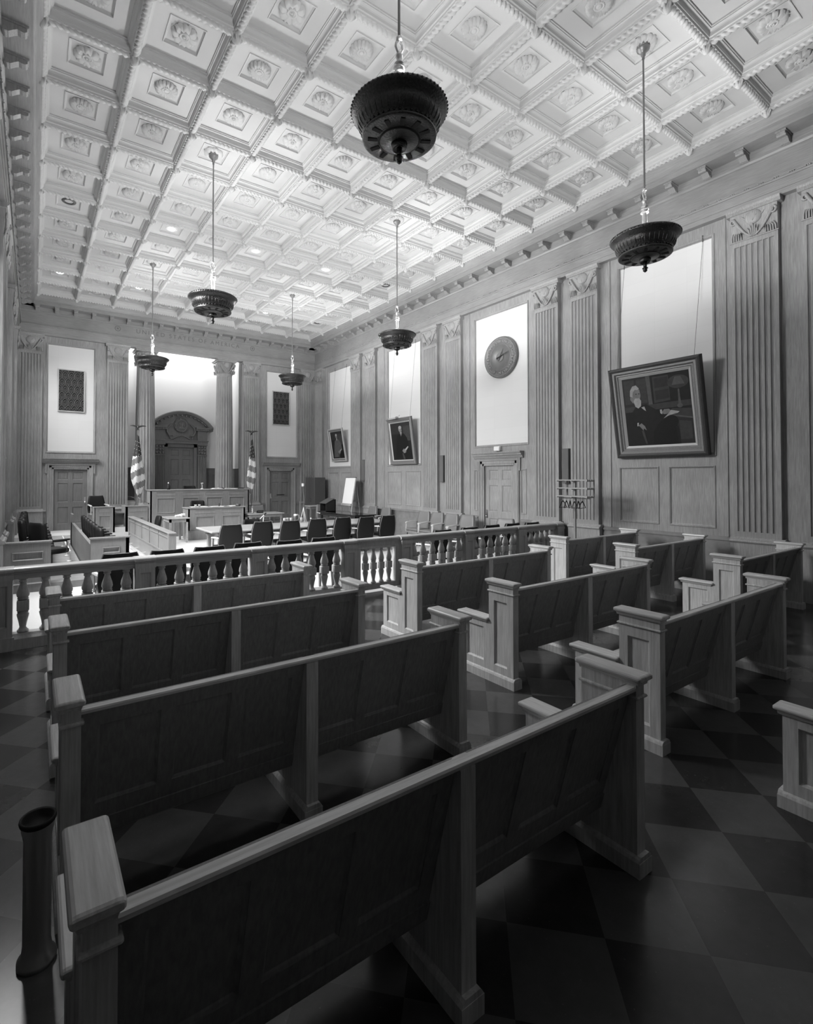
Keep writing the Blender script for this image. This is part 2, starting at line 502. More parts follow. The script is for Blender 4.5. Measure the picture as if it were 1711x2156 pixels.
# =================================================================== ENTABLATURE / CORNICE
PROF = [(-.14, 6.64), (.02, 6.64), (.02, 6.73), (.035, 6.73), (.035, 6.885), (.055, 6.885), (.06, 6.91), (.085, 6.935), (.085, 6.952), (0, 6.96),
        (0, 7.34), (.03, 7.35), (.05, 7.38), (.09, 7.40), (.09, 7.51), (.41, 7.51), (.41, 7.61), (.425, 7.615), (.425, 7.635), (.44, 7.65),
        (.452, 7.69), (.478, 7.745), (.505, 7.78), (.513, 7.80), (.513, CEIL+.05), (-.14, CEIL+.05)]
def entab(name, x0, x1, loc, rz, mods, letters=None):
    r = root(name, loc, rz)
    mb = MB(); mb.prism([(-o, z) for o, z in PROF], 'x', x0, x1); mb.build('entablature', OAKH, r)
    md = MB()
    P = [(-.09, 7.51), (-.36, 7.51), (-.36, 7.485), (-.345, 7.48), (-.345, 7.445), (-.325, 7.425), (-.28, 7.425), (-.25, 7.435), (-.21, 7.41), (-.16, 7.37), (-.115, 7.365), (-.09, 7.385)]
    md.prism(P, 'x', -.055, .055); md.box(-.07, .07, -.365, -.09, 7.485, 7.512)
    md.tube([(-.06, -.315, 7.45), (.06, -.315, 7.45)], .024, 8); md.tube([(-.06, -.125, 7.39), (.06, -.125, 7.39)], .028, 8)
    me = md.mesh('modillion', [OAK])
    for s in mods:
        o = bpy.data.objects.new('modillion', me); COL.objects.link(o); o.parent = r; o.location = (s, 0, 0)
    # bead and reel strip under the frieze
    bd = MB(); s = x0
    while s < x1:
        bd.tube([(s, -.088, 6.915), (s+.13, -.088, 6.915)], .011, 5); bd.sphere((s+.155, -.088, 6.915), .012, 5); bd.sphere((s+.18, -.088, 6.915), .012, 5)
        s += .2065
    bd.build('bead_moulding', OAK, r)
    return r
tr_r = entab('trim_2', -YB-.1, -YF+.1, (XR, 0, 0), -pi/2, [.125+.5671*k for k in range(0, 35)])
tr_b = entab('trim_1', XL-.1, XR+.1, (0, YB, 0), 0, [.5335*k for k in range(0, 19)])
tr_l = entab('trim_3', YF-.1, YB+.1, (XL, 0, 0), pi/2, [-.125-.5671*k for k in range(0, 35)])
tr_f = entab('trim_4', -XR-.1, -XL+.1, (0, YF, 0), pi, [-.5335*k for k in range(0, 19)])

# frieze lettering
def text_mesh(name, body, size, ext, mat, parent, M, align='CENTER', space=1.0):
    cu = bpy.data.curves.new(name, 'FONT'); cu.body = body; cu.size = size; cu.extrude = ext; cu.align_x = align; cu.align_y = 'CENTER'
    cu.space_character = space
    tmp = bpy.data.objects.new(name, cu); COL.objects.link(tmp)
    dg = bpy.context.evaluated_depsgraph_get()
    me = bpy.data.meshes.new_from_object(tmp.evaluated_get(dg))
    bpy.data.objects.remove(tmp); bpy.data.curves.remove(cu)
    me.transform(M); me.materials.clear(); me.materials.append(mat)
    o = bpy.data.objects.new(name, me); COL.objects.link(o)
    if parent: o.parent = parent
    return o
OAKL = plain('oak_letter', 0.15, .5)
text_mesh('frieze_lettering', 'UNITED STATES OF AMERICA', .21, .004, OAKL, tr_b, T(4.83, -.003, 7.215) @ RX(pi/2), space=1.42)
for x in (2.35, 7.27):
    mb = MB(); mb.M = T(x, -.004, 7.215) @ RX(pi/2)
    mb.lathe([(.075, 0), (.08, .008), (.09, .008), (.095, 0)], n=24)
    pts = []
    for k in range(10):
        a = pi/2+pi*k/5; rr = .06 if k % 2 == 0 else .024; pts.append((rr*cos(a), rr*sin(a)))
    mb.prism(pts, 'z', 0, .006)
    mb.build('star_medallion', OAKL, tr_b)
# clip guard: picture-rail line

# =================================================================== WALL PARTS
def shaft(w=.67, y0=0.0, yb=.14, n=7):
    mb = MB(); h = w/2
    pts = [(-h, yb), (-h, y0)]
    m = .045; fw = (w-2*m)/n; g = fw*.16
    for i in range(n):
        a = -h+m+i*fw+g/2; b = a+fw-g; c = (a+b)/2; r = (b-a)/2
        for k in range(7):
            t = pi-pi*k/6
            pts.append((c+r*cos(t), y0+r*.8*sin(t)))
    pts += [(h, y0), (h, yb)]
    mb.prism(pts, 'z', 1.05, 6.0)
    mb.box(-h, h, y0, yb, .93, 1.05); mb.box(-h, h, y0, yb, 6.0, 6.09)
    # rounded flute ends
    for i in range(n):
        a = -h+m+i*fw+g/2; b = a+fw-g; c = (a+b)/2; r = (b-a)/2
    # base
    mb.box(-h-.045, h+.045, y0-.045, yb, 0, .86)
    mb.prism([(y0-.06, .86), (y0-.075, .885), (y0-.06, .915), (y0-.03, .92), (y0-.015, .945), (y0, .96), (yb, .96), (yb, .86)], 'x', -h-.05, h+.05)
    return mb
def scroll(mb, sx, y, z0, w=.335):
    P = []
    for t in range(13):
        u = t/12
        x = .02+(w-.075)*(u**.8); z = z0+.03+.36*(u**1.25)
        P.append((sx*x, y-.012-.015*u, z))
    cx, cz = w-.075+.02-.035, z0+.36
    cx = P[-1][0]*sx; 
    # volute
    r = .062; c = (abs(cx)-.005, z0+.34)
    for t in range(1, 15):
        a = pi/2-t*.42; rr = r*(1-t/18)
        P.append((sx*(c[0]+rr*cos(a)), y-.03, c[1]+rr*sin(a)))
    mb.tube(P, [.014+.014*min(1, k/8) if k < 13 else .022-.0008*(k-13) for k in range(len(P))], 6)
    mb.tube([(sx*c[0], y-.02, c[1]), (sx*c[0], y-.045, c[1])], .014, 8)
def cap_face(mb, y, z0=6.09, w=.335, sh=.125):
    for sx in (-1, 1):
        scroll(mb, sx, y, z0, w)
        # acanthus at the lower corner
        for k in range(5):
            x0 = w-.02-k*.035; 
            mb.tube([(sx*x0, y-.003, z0+.01), (sx*(x0-.004), y-.02, z0+.09+.012*k), (sx*(x0-.03), y-.038, z0+.15-.012*k)], [.012, .013, .006], 5)
        mb.tube([(sx*.05, y-.01, z0+.30), (sx*.13, y-.02, z0+.36), (sx*.17, y-.015, z0+.41)], [.007, .012, .006], 5)
    # shell
    c = z0+.345
    mb.M = mb.M @ T(0, y-.01, c) @ RX(pi/2)
    mb.lathe([(0, .045), (sh*.35, .043), (sh*.7, .034), (sh*.92, .02), (sh, 0)], n=20)
    mb.M = mb.M @ RX(-pi/2) @ T(0, -(y-.01), -c)
    for k in range(9):
        a = -pi/2+(k-4)*.36
        mb.tube([(0, y-.052, c-.07), (sh*.5*cos(a+pi)*0+.55*sh*cos(-a)*.8*(1 if k > 4 else 1)*(k-4)/4.0, y-.05, c+.01), (sh*.9*sin((k-4)*.36), y-.03, c+sh*.85*cos((k-4)*.33))], .006, 4)
    for k in range(5):
        mb.tube([((k-2)*.022, y-.005, z0+.02), ((k-2)*.028, y-.03, z0+.12+.03*(2-abs(k-2))), ((k-2)*.04, y-.04, z0+.17+.03*(2-abs(k-2)))], [.012, .013, .005], 5)
def capital(w=.335):
    mb = MB()
    mb.prism([(.14, 6.09), (0, 6.09), (-.005, 6.2), (-.02, 6.4), (-.03, 6.5), (-.03, 6.55), (.14, 6.55)], 'x', -w, w)
    mb.tube([(-w-.012, -.008, 6.09), (w+.012, -.008, 6.09)], .014, 6)
    cap_face(mb, -.012, 6.09, w)
    # abacus
    mb.prism([(.14, 6.55), (-.055, 6.55), (-.05, 6.575), (-.075, 6.60), (-.085, 6.64), (.14, 6.64)], 'x', -w-.05, w+.05)
    return mb
SHAFT = shaft().mesh('shaft', [OAK]); CAPM = capital().mesh('capital', [OAK])
def pilaster(parent, s):
    o = bpy.data.objects.new('pilaster', SHAFT); COL.objects.link(o); o.parent = parent; o.location = (s, 0, 0)
    c = bpy.data.objects.new('capital', CAPM); COL.objects.link(c); c.parent = o
    return o

YW = .10           # wall plane behind the pilaster faces
WM = [(0, -.018), (.012, -.022), (.028, -.012), (.04, .0), (.045, .03), (.06, .035)]
PM = [(0, -.012), (.012, -.016), (.03, -.004), (.036, .012), (.05, .014)]
def wall_sheet(parent, x0, x1, holes_f, holes_p, openings=()):
    """paneled oak sheet from floor to architrave, with recessed fabric fields and sunk panels"""
    mb = MB()
    allh = list(holes_f)+list(holes_p)+list(openings)
    xs = sorted({x0, x1, *[h[0] for h in allh], *[h[1] for h in allh]})
    zs = sorted({0, .93, 6.66, *[h[2] for h in allh], *[h[3] for h in allh]})
    for i in range(len(xs)-1):
        for j in range(len(zs)-1):
            cx, cz = (xs[i]+xs[i+1])/2, (zs[j]+zs[j+1])/2
            if any(h[0] < cx < h[1] and h[2] < cz < h[3] for h in allh): continue
            mb.quad((xs[i], YW, zs[j]), (xs[i+1], YW, zs[j]), (xs[i+1], YW, zs[j+1]), (xs[i], YW, zs[j+1]))
    for hs, pr in ((holes_f, WM), (holes_p, PM)):
        for h in hs:
            rr = [[(h[0]+a, YW+d, h[2]+a), (h[1]-a, YW+d, h[2]+a), (h[1]-a, YW+d, h[3]-a), (h[0]+a, YW+d, h[3]-a)] for a, d in [(0, 0)]+pr]
            for k in range(len(rr)-1):
                for i in range(4):
                    j = (i+1) % 4; mb.quad(rr[k][i], rr[k][j], rr[k+1][j], rr[k+1][i])
            if hs is holes_p: mb.quad(*rr[-1])
    mb.build('oak_panelling', OAKA if parent.name == 'wall_front' else OAK, parent)  # wall_front gets darker oak to cut light bounced onto the pew backs
    for h in holes_f:
        f = MB(); f.quad((h[0]+.06, YW+.035, h[2]+.06), (h[1]-.06, YW+.035, h[2]+.06), (h[1]-.06, YW+.035, h[3]-.06), (h[0]+.06, YW+.035, h[3]-.06))
        f.build('fabric_panel', FABRIC, parent)
def dado(parent, x0, x1):
    mb = MB(); mb.box(x0, x1, YW-.03, YW+.01, .0, .86)
    mb.prism([(YW-.05, .86), (YW-.05, .88), (YW-.03, .90), (YW, .93), (YW+.01, .93), (YW+.01, .86)], 'x', x0, x1)
    mb.box(x0, x1, YW-.05, YW, 0, .14)
    mb.build('dado', MARBLE, parent)

def leaf_door(mb, x0, x1, z0, z1, y):
    """six panel door"""
    w = x1-x0; h = z1-z0; st = .115*w/.95; ms = .12*w/.95; pw = (w-2*st-ms)/2
    rows = [(z0+.22*h/2.1, z0+.80*h/2.1), (z0+.97*h/2.1, z0+1.62*h/2.1), (z0+1.74*h/2.1, z0+2.0*h/2.1)]
    H = []
    for a, b in rows:
        H.append((x0+st, x0+st+pw, a, b)); H.append((x1-st-pw, x1-st, a, b))
    mb.paneled(w, h, H, [(0, .006), (.014, .012), (.022, .024), (.05, .016)], x0=x0, z0=z0, y=y)
def door_case(parent_loc, rz, name, x0, x1, ztop, mat, capz=2.52, z0=0, knob_side=1, hinges=False):
    """door with eared architrave and cornice hood; local frame of the wall, y = wall plane"""
    r = root(name, parent_loc, rz); y = YW
    mb = MB(); leaf_door(mb, x0, x1, z0, ztop, y+.05); mb.box(x0, x1, y+.08, y+.11, z0, ztop); d = mb.build('door_panel', mat, r)
    k = MB()
    kx = x1-.06 if knob_side > 0 else x0+.06
    k.bbox(kx-.025, kx+.025, y+.035, y+.05, z0+.88, z0+1.10, .004); k.M = T(kx, y+.03, z0+.93) @ RX(pi/2)
    k.lathe([(0, .045), (.022, .04), (.028, .025), (.02, .01), (.01, 0), (.01, -.01)], n=12)
    k.build('door_knob', BRASS if mat is OAKD else CHROME, d)
    if hinges:
        for z in (.3, 1.1, 1.9):
            q = MB(); hx = x1 if knob_side < 0 else x0; q.box(hx-.012, hx+.012, y+.035, y+.05, z0+z-.05, z0+z+.05); q.build('hinge', BLACK, d)
    c = MB(); aw = .19
    prof = [(0, y+.06), (0, y-.015), (.05, y-.015), (.055, y-.03), (.12, y-.03), (.13, y-.05), (.165, y-.055), (.19, y-.03), (.19, y+.02)]
    for sgn, xe in ((-1, x0), (1, x1)):
        P = [(xe+sgn*o, yy) for o, yy in prof]
        if sgn < 0: P = P[::-1]
        c.prism(P, 'z', z0, ztop+.19)
    P = [(yy, ztop+o) for o, yy in prof]
    c.prism(P, 'x', x0-aw, x1+aw)
    # ears
    for sgn, xe in ((-1, x0), (1, x1)):
        a, b = sorted((xe+sgn*.19, xe+sgn*.235)); c.box(a, b, y-.045, y+.01, ztop-.14, ztop+.19)
    c.build('architrave', OAK, r)
    h = MB(); zc = ztop+.19
    HP = [(y+.01, zc), (y-.04, zc), (y-.055, zc+.02), (y-.07, zc+.04), (y-.075, zc+.06), (y-.12, zc+.075), (y-.125, zc+.11), (y-.15, zc+.125), (y-.17, zc+.155), (y-.17, zc+.17), (y+.01, zc+.17)]
    h.prism(HP, 'x', x0-.33, x1+.33); h.build('door_hood', OAK, r)
    return r

# ---- right wall (local x = -Y, local -y = into the room)
wr = root('wall_right', (XR, 0, 0), -pi/2)
FAB = [(.576, 2.335, 2.43), (4.78, 6.53, 2.43), (8.943, 10.709, 2.86), (13.107, 14.834, 2.43), (17.3, 19.05, 2.43)]
FH = [(a-.05, b+.05, z-.05, 6.44) for a, b, z in FAB]
PH = []
for k, (a, b, z) in enumerate(FAB):
    if k == 2: continue
    PH += [(a-.03, a+.77, 1.06, 2.2), (b-.77, b+.03, 1.06, 2.2)]
PH += [(8.88, 9.02, 1.06, 2.2), (10.5, 10.68, 1.06, 2.2)]
wall_sheet(wr, -YB-.1, -YF+.1, FH, PH, [(9.25, 10.29, 0, 2.3)])
PILS = [-.18, 2.79, 3.79, 7.115, 8.13, 11.34, 12.325, 15.515, 16.5, 19.46]
for s in PILS: pilaster(wr, s)
for a, b in ((-YB, 9.05), (10.5, -YF)): dado(wr, a, b)
# thin vertical strips beside the pilasters
mb = MB()
for a, b, z in FAB:
    for s in (a-.22, b+.22): mb.prism([(s-.022, YW), (s-.012, YW-.02), (s+.012, YW-.02), (s+.022, YW)], 'z', .93, 6.64)
mb.build('edge_moulding', OAK, wr)
mb = MB(); mb.box(-YB-.3, -YF+.3, .19, .5, 0, CEIL+.3); mb.build('masonry', OAK, wr)
door_case((XR, 0, 0), -pi/2, 'door_3', 9.262, 10.277, 2.30, OAK, knob_side=-1, hinges=True)

# ---- left wall (local x = Y, local -y = into the room); its bays hold the daylight windows
wl = root('wall_left', (XL, 0, 0), pi/2)
LB = [(-b, -a) for a, b, z in FAB]
LH = [(a, b, 2.45, 6.3) for a, b in LB]
PH2 = []
for a, b in LB: PH2 += [(a, a+.77, 1.06, 2.2), (b-.77, b, 1.06, 2.2)]
wall_sheet(wl, YF-.1, YB+.1, [], PH2, LH)
for s in PILS: pilaster(wl, -s)
dado(wl, YF, YB)
mb = MB()
xs = [YF-.3]+[v for ab in sorted(LH) for v in ab[:2]]+[YB+.3]
for k in range(0, len(xs), 2): mb.box(xs[k], xs[k+1], .15, .55, 0, CEIL+.3)
for a, b, z0, z1 in LH: mb.box(a, b, .15, .55, 0, z0); mb.box(a, b, .15, .55, z1, CEIL+.3)
mb.build('masonry', OAK, wl)
SHADE = plain('window_blind', .5, .9)
for k, (a, b, z0, z1) in enumerate(LH):
    w = root('window_%d' % (k+1), (XL, 0, 0), pi/2)
    f = MB(); y = .32
    for x in (a, b-.06): f.box(x, x+.06, y-.03, y+.03, z0, z1)
    for z in (z0, z1-.06): f.box(a, b, y-.03, y+.03, z, z+.06)
    for q in (1, 2): xx = a+(b-a)*q/3; f.box(xx-.015, xx+.015, y-.015, y+.015, z0, z1)
    for q in range(1, 6): zz = z0+(z1-z0)*q/6; f.box(a, b, y-.015, y+.015, zz-.015, zz+.015)
    f.build('window_frame', WHITE, w)
    g = MB(); g.quad((a, y, z0), (b, y, z0), (b, y, z1), (a, y, z1)); g.build('window_pane', PANE, w)
    sl = MB(); sl.bbox(a-.05, b+.05, YW-.04, .3, z0-.05, z0, .01); sl.build('window_sill', OAK, w)
    if k >= 3:
        s_ = MB(); s_.box(a, b, .24, .25, z0, z1); s_.build('window_blind', SHADE, w)  # unseen blinds, added to keep daylight off the near pews
    if WINDOW_W.get(k, 0) > 0:
        area_light('daylight', ((a+b)/2, 1.05, (z0+z1)/2+1.0), (pi/2-radians(52), 0, pi), b-a, z1-z0, WINDOW_W[k], w, radians(125))

# ---- wall behind the camera
wf = root('wall_front', (0, YF, 0), pi)
wall_sheet(wf, -XR-.1, -XL+.1, [], [(-9, -5.2, 1.1, 3), (-4.4, -.6, 1.1, 3)], [])
mb = MB(); mb.box(-XR-.5, -XL+.5, .19, .5, 0, CEIL+.3); mb.build('masonry', OAK, wf)

# ---- far wall with the alcove
wb = root('wall_back', (0, YB, 0), 0)
AX0, AX1, AY = 2.70, 6.90, 1.40
def sheet_seg(x0, x1, hf, op):
    wall_sheet(wb, x0, x1, hf, [], op)
sheet_seg(XL-.1, 2.6, [(.255, 1.695, 2.80, 6.44)], [(.47, 1.48, 0, 2.3)])
sheet_seg(7.0, XR+.1, [(7.90, 9.34, 2.80, 6.44)], [(8.05, 9.08, 0, 2.3)])
for s in (-.18, 2.365, 7.235, 9.80): pilaster(wb, s)
for a, b in ((XL, .28), (1.67, 2.7), (6.9, 7.86), (9.27, XR)): dado(wb, a, b)
mb = MB()
mb.box(XL-.4, 2.62, .19, .5, 0, CEIL+.3); mb.box(6.98, XR+.4, .19, .5, 0, CEIL+.3)
mb.box(2.5, 7.1, .03, .36, 6.66, CEIL+.3)
mb.build('masonry', OAK, wb)
# alcove shell (walls plaster above an oak dado)
a = MB()
a.box(2.60, AX0, .565, AY+.1, 0, 7.3); a.box(AX1, 7.0, .565, AY+.1, 0, 7.3)
a.box(2.60, 7.0, AY, AY+.12, 0, 7.3); a.box(2.60, 7.0, .3, AY+.1, 7.2, 7.32)
wa = root('wall_alcove', (0, YB, 0), 0)
a.build('alcove_wall', ALC, wa)
j = MB()
for xf, sg in ((AX0, -1), (AX1, 1)):
    pts = [(xf+.15*sg, .141), (xf, .141)]
    for q in range(4):
        c_ = .205+.095*q
        for k in range(7): t_ = pi-pi*k/6; pts.append((xf+sg*.03*sin(t_), c_+.036*cos(t_)))
    pts += [(xf, .56), (xf+.15*sg, .56)]
    if sg > 0: pts = pts[::-1]
    j.prism(pts, 'z', 0, 6.66)
j.build('jamb', OAK, wa)
dd = MB(); dd.paneled(AX1-AX0, 1.25, [(2.78, 3.5, 1.25, 2.1), (6.1, 6.82, 1.25, 2.1)], MOULD, x0=AX0, z0=1.10, y=AY-.03)
dd.box(AX0, AX1, AY-.05, AY, 2.33, 2.37); dd.box(AX0, AX0+.03, .56, AY, .4, 2.35); dd.box(AX1-.03, AX1, .56, AY, .4, 2.35)
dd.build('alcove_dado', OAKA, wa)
pf = MB(); pf.box(XL, 3.1, -1.52, .2, 0, .22); pf.box(3.1, 6.5, -1.30, .36, 0, .6); pf.box(2.6, 7.0, .3, AY, 0, 1.12)
o_ = pf.build('bench_platform', CARPET, fl); o_.location = (0, YB, 0)
area_light('cove_light', ((AX0+AX1)/2, .95, 7.15), (0, 0, 0), AX1-AX0-.3, .6, COVE_W, wa)
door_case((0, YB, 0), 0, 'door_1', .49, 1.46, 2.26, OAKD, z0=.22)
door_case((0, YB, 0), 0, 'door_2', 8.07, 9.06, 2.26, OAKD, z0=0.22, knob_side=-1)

# =================================================================== COLUMNS in the alcove opening
def column():
    t = thing('column', '', 'column')
    mb = MB(); n = 20; rings = []
    def ringf(R, z, dep):
        r_ = []
        for i in range(n):
            for k in range(6):
                a = 2*pi*(i+k/6.0)/n
                u = k/6.0
                d = 0 if u < .16 or u > .99 else sin(pi*(u-.16)/.84)
                rr = R-dep*d
                r_.append((rr*cos(a), rr*sin(a), z))
        return r_
    for z, R, dep in ((1.0, .36, 0), (1.04, .348, .001), (1.08, .346, .028), (2.6, .342, .027), (4.4, .325, .026), (5.94, .298, .024), (6.0, .297, .001), (6.09, .298, 0)):
        rings.append(ringf(R, z, dep))
    mb.loft(rings, 0, False, True); mb.build('shaft', OAK, t)
    b = MB(); b.box(-.43, .43, -.34, .40, .6, .86); b.lathe([(.42, .86), (.435, .89), (.42, .92), (.385, .93), (.375, .96), (.395, .985), (.37, 1.0), (.36, 1.0)], n=32); b.build('base', OAK, t)
    c = MB(); c.lathe([(.30, 6.075), (.318, 6.09), (.30, 6.105), (.30, 6.2), (.315, 6.4), (.33, 6.55)], n=24)
    for q in range(4):
        c.M = RZ(q*pi/2); cap_face(c, -.305, 6.09, .33)
    c.M = Matrix.Identity(4)
    c.box(-.37, .37, -.37, .37, 6.55, 6.60); c.box(-.40, .40, -.40, .40, 6.60, 6.64)
    c.build('capital', OAK, t)
    return t
c0 = column(); c0.location = (3.33, .90, 0); c0['label'] = 'fluted oak column at the left of the alcove, half hidden by the left flag'; c0['group'] = 'alcove columns'
dup(c0, (6.25, .90, 0), 0, 'fluted oak column at the right of the alcove, just right of the arched doorway', 'alcove columns')

# =================================================================== ARCHED DOORWAY in the alcove
t = thing('arched_doorway', 'carved oak doorway with segmental arched pediment behind the bench', 'doorway', (4.80, YB+AY-.06, 0))
y = 0
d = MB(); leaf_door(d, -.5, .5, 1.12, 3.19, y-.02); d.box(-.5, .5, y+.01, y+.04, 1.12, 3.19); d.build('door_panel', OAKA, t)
m = MB()
for sg in (-1, 1):
    x0, x1 = sorted((sg*.5, sg*.62)); m.box(x0, x1, y-.10, y+.05, 1.12, 3.32)
    a0, a1 = sorted((sg*.64, sg*.98)); 
    m.box(a0, a1, y-.16, y+.05, 1.12, 3.30)
    for k in range(5):
        xx = a0+.05+.06*k; m.prism([(xx-.02, y-.16), (xx, y-.18), (xx+.02, y-.16)], 'z', 1.3, 2.85)
    m.box(a0-.02, a1+.02, y-.19, y+.05, 2.85, 2.90)
    # little capital
    for k in range(3):
        for q in range(3):
            m.sphere((a0+.06+.11*k, y-.19, 2.96+.12*q), .05, 6, sc=(1, .6, 1))
    m.box(a0-.03, a1+.03, y-.22, y+.05, 3.27, 3.33)
m.box(-.62, .62, y-.10, y+.05, 3.19, 3.33)
m.build('door_surround', OAKA, t)
m = MB()
m.box(-1.02, 1.02, y-.2, y+.05, 3.33, 3.43); m.box(-1.05, 1.05, y-.23, y+.05, 3.43, 3.47); m.box(-.98, .98, y-.10, y+.05, 3.47, 4.0)
for sg in (-1, 1):
    a0, a1 = sorted((sg*.62, sg*1.0)); m.box(a0, a1, y-.19, y+.05, 3.47, 3.86)
    a0, a1 = sorted((sg*.55, sg*1.22)); m.box(a0, a1, y-.30, y+.05, 3.93, 4.0); m.box(a0, a1, y-.26, y+.05, 3.86, 3.93)
    for k in range(6): xx = sg*(.62+.1*k); m.box(xx-.02, xx+.02, y-.285, y-.2, 3.87, 3.92)
m.tube([(-.62, y-.13, 3.47), (-.35, y-.13, 3.50), (-.18, y-.13, 3.60), (0, y-.13, 3.66), (.18, y-.13, 3.60), (.35, y-.13, 3.50), (.62, y-.13, 3.47)], .025, 6)
m.build('frieze', OAKA, t)
# segmental pediment: R from half chord 1.24 and rise .62
hc, rise = 1.20, .60; R = (hc*hc+rise*rise)/(2*rise); zc = 4.0+rise-R; a0 = math.asin(hc/R)
m = MB()
def arcp(R_, a): return (R_*sin(a), zc+R_*cos(a))
outer = [(0, .05), (0, -.34), (-.03, -.36), (-.07, -.33), (-.10, -.30), (-.12, -.28), (-.13, -.20), (-.16, -.18), (-.17, .05)]
rings = []
for k in range(25):
    a = -a0+2*a0*k/24
    rings.append([((R+o+.02)*sin(a), yy, zc+(R+o+.02)*cos(a)) for o, yy in outer])
m.loft(rings, 0, False, True)
for k in range(15):
    a = -a0*.94+2*a0*.94*k/14; c = arcp(R-.15, a)
    m.M = T(c[0], 0, c[1]) @ RY_(a); m.box(-.025, .025, -.25, -.15, -.03, .03); m.M = Matrix.Identity(4)
poly = [arcp(R-.12, -a0*.93+2*a0*.93*k/20) for k in range(21)]
m.prism(poly+[(poly[-1][0], 3.98), (poly[0][0], 3.98)], 'y', -.12, .05)
m.build('arched_pediment', OAKA, t)
m = MB(); m.M = T(0, -.14, 4.06) @ RX(pi/2)
m.lathe([(0, .02), (.19, .02), (.195, .035), (.215, .035), (.22, .02), (.235, .03), (.29, .03), (.30, .0)], n=32)
m.M = Matrix.Identity(4)
for k in range(28):
    a = 2*pi*k/28; m.sphere((.265*cos(a), -.175, 4.06+.265*sin(a)), .028, 5)
m.tube([(0, -.165, 3.95), (0, -.165, 4.20)], .012, 5); m.tube([(-.11, -.165, 4.17), (0, -.165, 4.19), (.11, -.165, 4.17)], .01, 5)
for sg in (-1, 1):
    m.tube([(sg*.11, -.165, 4.17), (sg*.06, -.165, 4.03), (sg*.15, -.165, 4.03), (sg*.11, -.165, 4.17)], .006, 4)
    m.tube([(sg*.05, -.165, 4.03), (sg*.105, -.165, 3.99), (sg*.16, -.165, 4.03)], .012, 5)
    pts = [(sg*(.34+.02*k+.12*sin(k*.5)), -.15, 4.12-.075*k) for k in range(9)]
    m.tube(pts, [.02+.018*abs(sin(k*1.3)) for k in range(9)], 6)
    m.tube([(sg*.50, -.15, 4.0), (sg*.55, -.15, 3.8), (sg*.45, -.16, 3.64), (sg*.33, -.15, 3.66), (sg*.30, -.15, 3.60)], [.03, .035, .04, .03, .015], 6)
m.tube([(-.12, -.165, 3.92), (.12, -.165, 3.92)], .012, 5)
m.build('carved_seal', OAKA, t, label='round carved seal with a pair of scales and garlands')

# =================================================================== GRILLES
def grille(x, label):
    t = thing('vent_grille', label, 'grille', (x, YB+YW+.02, 4.22), 0, 'bronze grilles on the far wall')
    w, h = .72, 1.36
    b = MB(); b.box(-w/2, w/2, -.01, .01, 0, h); b.build('backing', GRILLEB, t)
    f = MB()
    for (a, c, d, e) in ((-w/2-.03, -w/2, -.03, h+.03), (w/2, w/2+.03, -.03, h+.03)): f.box(a, c, -.04, .01, d, e)
    f.box(-w/2, w/2, -.04, .01, -.03, 0); f.box(-w/2, w/2, -.04, .01, h, h+.03)
    f.build('frame', CREAM, t)
    g = MB(); nc, nr = 4, 6
    cw, ch = w/nc, h/nr
    for r in range(nr+1):
        for c in range(-1, nc+1):
            cx = -w/2+cw*(c+.5+(.5 if r % 2 else 0)); cz = ch*(r-.15)
            for s in (1.0, .62, .3):
                pts = []
                for k in range(9):
                    a = pi*k/8; px_, pz = cx+cw*.5*s*cos(a), cz+ch*.95*s*(sin(a)**.8 if sin(a) > 0 else 0)
                    if -w/2 <= px_ <= w/2 and 0 <= pz <= h: pts.append((px_, -.02-.006*s, pz))
                if len(pts) > 2: g.tube(pts, .0085*(.6+.6*s), 4, caps=False)
            if -w/2 < cx < w/2 and 0 < cz-.02 < h: g.box(cx-.01, cx+.01, -.03, -.01, max(0, cz-.04), min(h, cz+.02))
    g.build('scale_pattern', GRILLE, t)
grille(.975, 'dark bronze grille with scale pattern on the white panel over the left rear door')
grille(8.575, 'dark bronze grille with scale pattern on the white panel over the right rear door')

